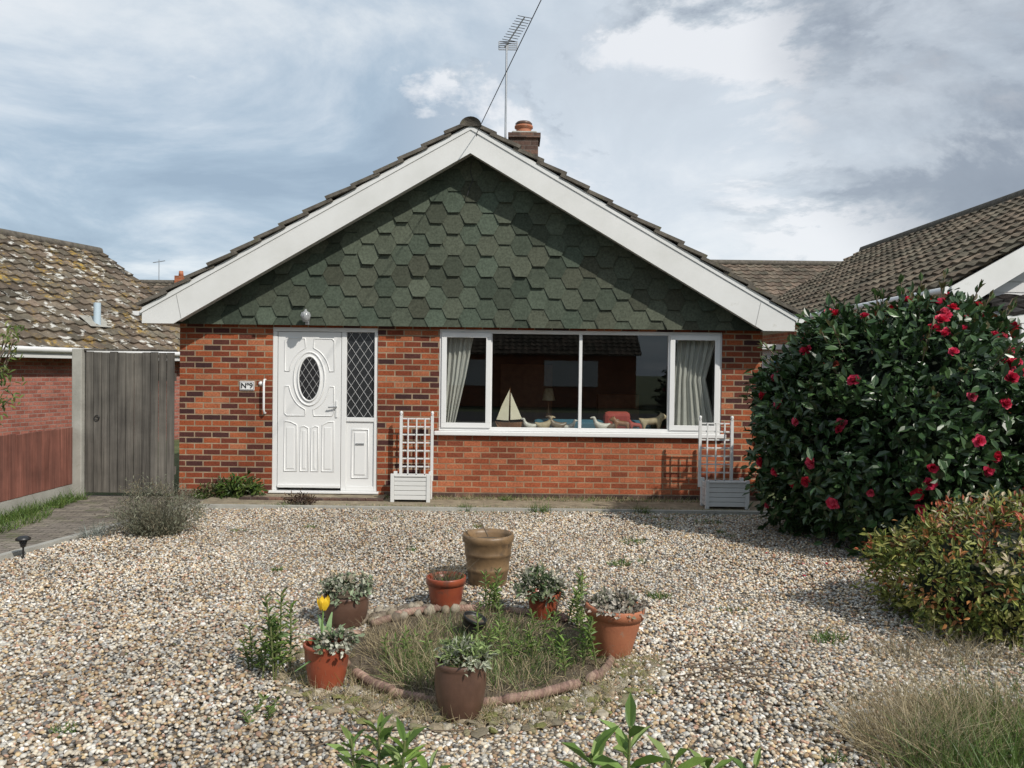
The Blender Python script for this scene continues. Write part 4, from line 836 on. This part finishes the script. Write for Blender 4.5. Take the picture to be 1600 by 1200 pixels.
a=pot(-.23,3.84,.275,.25,M_brownpot,'barrel'); succ(a,-.21,3.84,G+.27,.11,45,.07,80,[(.24,.31,.12),(.38,.40,.30),(.17,.23,.09)],.04,.013); grass('sprigs',-.22,3.84,.09,.09,90,.05,.12,GRN+STR,.4,.004,G+.25,a,.4)
pot(-.25,4.98,.14,.15,M_black,'std',(.1,.3))
sl_=empty('solar_garden_light',(-4.15,6.83,G)); tube('spike',[(-4.15,6.83,G),(-4.15,6.83,G+.12)],.008,M_black,sl_)
lathe('lamp_body',[(0,0),(.02,0),(.035,.06),(.03,.062),(0,.062)],M_dglass,sl_,(-4.15,6.83,G+.11),16)
lathe('cap',[(0,.0),(.058,-.004),(.06,.012),(.035,.03),(0,.034)],M_black,sl_,(-4.15,6.83,G+.172),20)
tube('fallen_twigs',[[(-.75+random.uniform(-.3,.3),3.6+random.uniform(-.2,.2),G+.02),(-.55+random.uniform(-.3,.4),3.65+random.uniform(-.2,.2),G+.04)] for _ in range(8)]+[[(.9+random.uniform(-.1,.5),4.3+random.uniform(-.3,.3),G+.025),(1.2+random.uniform(-.2,.5),4.35+random.uniform(-.3,.3),G+.03)] for _ in range(10)],.003,M_bark)
n=420; yy_=rng.uniform(3.0,9.3,n); xx_=rng.uniform(-1,1,n)*yy_*.6; P=np.stack([xx_,yy_,np.full(n,G+.026)],-1)
scatter('leaf_litter',LT,LF,P,frames(rng.normal(0,1,(n,3))*np.array((1,1,.15)),rng.normal(0,.2,(n,3))+np.array((0,0,1))),np.tile((.015,.028,.03),(n,1))*rng.uniform(.6,1.5,(n,1)),pick([(.12,.08,.05),(.09,.06,.04),(.10,.13,.04),(.2,.14,.08)],n),M_leaf,None,False)

# ---------------------------------------------------------------- sky and sun
sd=Vector((.55,-.62,.72)).normalized()
el=math.asin(sd.z); az=math.atan2(sd.x,sd.y)
wld=bpy.data.worlds.new('World'); S.world=wld; wld.use_nodes=True; nt=wld.node_tree
for n_ in list(nt.nodes): nt.nodes.remove(n_)
out=N(nt,'ShaderNodeOutputWorld')
sky=N(nt,'ShaderNodeTexSky',sky_type='NISHITA'); sky.sun_disc=False; sky.sun_elevation=el; sky.sun_rotation=az
b1=N(nt,'ShaderNodeBackground'); b1.inputs[1].default_value=.13; nt.links.new(sky.outputs[0],b1.inputs[0])
tcn=N(nt,'ShaderNodeTexCoord'); sp=N(nt,'ShaderNodeSeparateXYZ'); nt.links.new(tcn.outputs['Generated'],sp.inputs[0])
def mth(op,a,b=None,c=None):
    m=N(nt,'ShaderNodeMath',operation=op)
    for i,v in enumerate((a,b,c)):
        if v is None: continue
        if isinstance(v,(int,float)): m.inputs[i].default_value=v
        else: nt.links.new(v,m.inputs[i])
    return m.outputs[0]
def lobe(dx,dy,dz,lo,hi):
    d=Vector((dx,dy,dz)).normalized(); vm=N(nt,'ShaderNodeVectorMath',operation='DOT_PRODUCT'); vm.inputs[1].default_value=d; nt.links.new(tcn.outputs['Generated'],vm.inputs[0])
    mr=N(nt,'ShaderNodeMapRange',interpolation_type='SMOOTHSTEP'); mr.inputs[1].default_value=lo; mr.inputs[2].default_value=hi; nt.links.new(vm.outputs['Value'],mr.inputs[0]); return mr.outputs[0]
zz=mth('ADD',mth('MAXIMUM',sp.outputs[2],0.0),.22)
cb_=N(nt,'ShaderNodeCombineXYZ'); nt.links.new(mth('DIVIDE',sp.outputs[0],zz),cb_.inputs[0]); nt.links.new(mth('DIVIDE',sp.outputs[1],zz),cb_.inputs[1]); cb_.inputs[2].default_value=3.7
n1=noise(nt,cb_.outputs[0],1.25,11,.61,.35)
r1=ramp(nt,[(.34,(.35,.45,.56)),(.44,(.44,.55,.66)),(.51,(.58,.67,.76)),(.58,(.76,.82,.87)),(.68,(.92,.94,.96))]); nt.links.new(n1.outputs[0],r1.inputs[0])
col=r1.outputs[0]
col=mixc(nt,col,(.90,.93,.96),mth('MULTIPLY',lobe(.28,1,.26,.90,.99),.55))
mp=N(nt,'ShaderNodeMapping'); mp.inputs['Scale'].default_value=(1,1,2.1); mp.inputs['Location'].default_value=(4.3,1.2,.35); nt.links.new(tcn.outputs['Generated'],mp.inputs[0])
n3=noise(nt,mp.outputs[0],3.1,12,.62,.3); mp2=N(nt,'ShaderNodeMapping'); mp2.inputs['Scale'].default_value=(1,1,2.1); mp2.inputs['Location'].default_value=(4.26,1.2,.27); nt.links.new(tcn.outputs['Generated'],mp2.inputs[0]); n4=noise(nt,mp2.outputs[0],3.1,12,.62,.3)
rightw=mth('MULTIPLY_ADD',lobe(.7,1,.3,.80,.97),.17,-.055)
m3=mth('ADD',n3.outputs[0],rightw); rc=ramp(nt,[(.53,(0,0,0)),(.60,(1,1,1))]); nt.links.new(m3,rc.inputs[0])
lit=mth('MULTIPLY_ADD',mth('SUBTRACT',n3.outputs[0],n4.outputs[0]),6.5,.45); rl_=ramp(nt,[(.10,(.35,.40,.47)),(.45,(.54,.60,.66)),(.85,(.94,.95,.97))]); nt.links.new(lit,rl_.inputs[0])
col=mixc(nt,col,rl_.outputs[0],mth('MULTIPLY',rc.outputs[0],.85))
dk=mth('MULTIPLY',lobe(.66,1,.45,.955,.995),mth('MULTIPLY_ADD',n3.outputs[0],3.0,-.75)); mr=N(nt,'ShaderNodeClamp'); nt.links.new(dk,mr.inputs[0]); col=mixc(nt,col,(.29,.33,.39),mr.outputs[0])
b2=N(nt,'ShaderNodeBackground'); b2.inputs[1].default_value=1.0; nt.links.new(col,b2.inputs[0])
mx=N(nt,'ShaderNodeMixShader'); mx.inputs[0].default_value=.88; nt.links.new(b1.outputs[0],mx.inputs[1]); nt.links.new(b2.outputs[0],mx.inputs[2]); nt.links.new(mx.outputs[0],out.inputs[0])
sun=bpy.data.lights.new('sun','SUN'); sun.energy=4.1; sun.angle=math.radians(.7); sun.color=(1,.95,.87)
so=bpy.data.objects.new('sun',sun); so.rotation_euler=sd.to_track_quat('Z','Y').to_euler(); so.location=(10,-10,15); COL.objects.link(so)
# ---------------------------------------------------------------- camera
cam=bpy.data.cameras.new('camera'); cam.sensor_width=36; cam.lens=36*1256/1600; cam.clip_end=2000; cam.clip_start=.05
co_=bpy.data.objects.new('camera',cam); COL.objects.link(co_)
co_.matrix_world=Matrix.Translation((0,0,1.58))@Matrix.Rotation(math.pi/2-math.atan(20/1256),4,'X')@Matrix.Rotation(.0124,4,'Z')
S.camera=co_
S.view_settings.view_transform='Standard'; S.view_settings.look='None'; S.view_settings.exposure=0
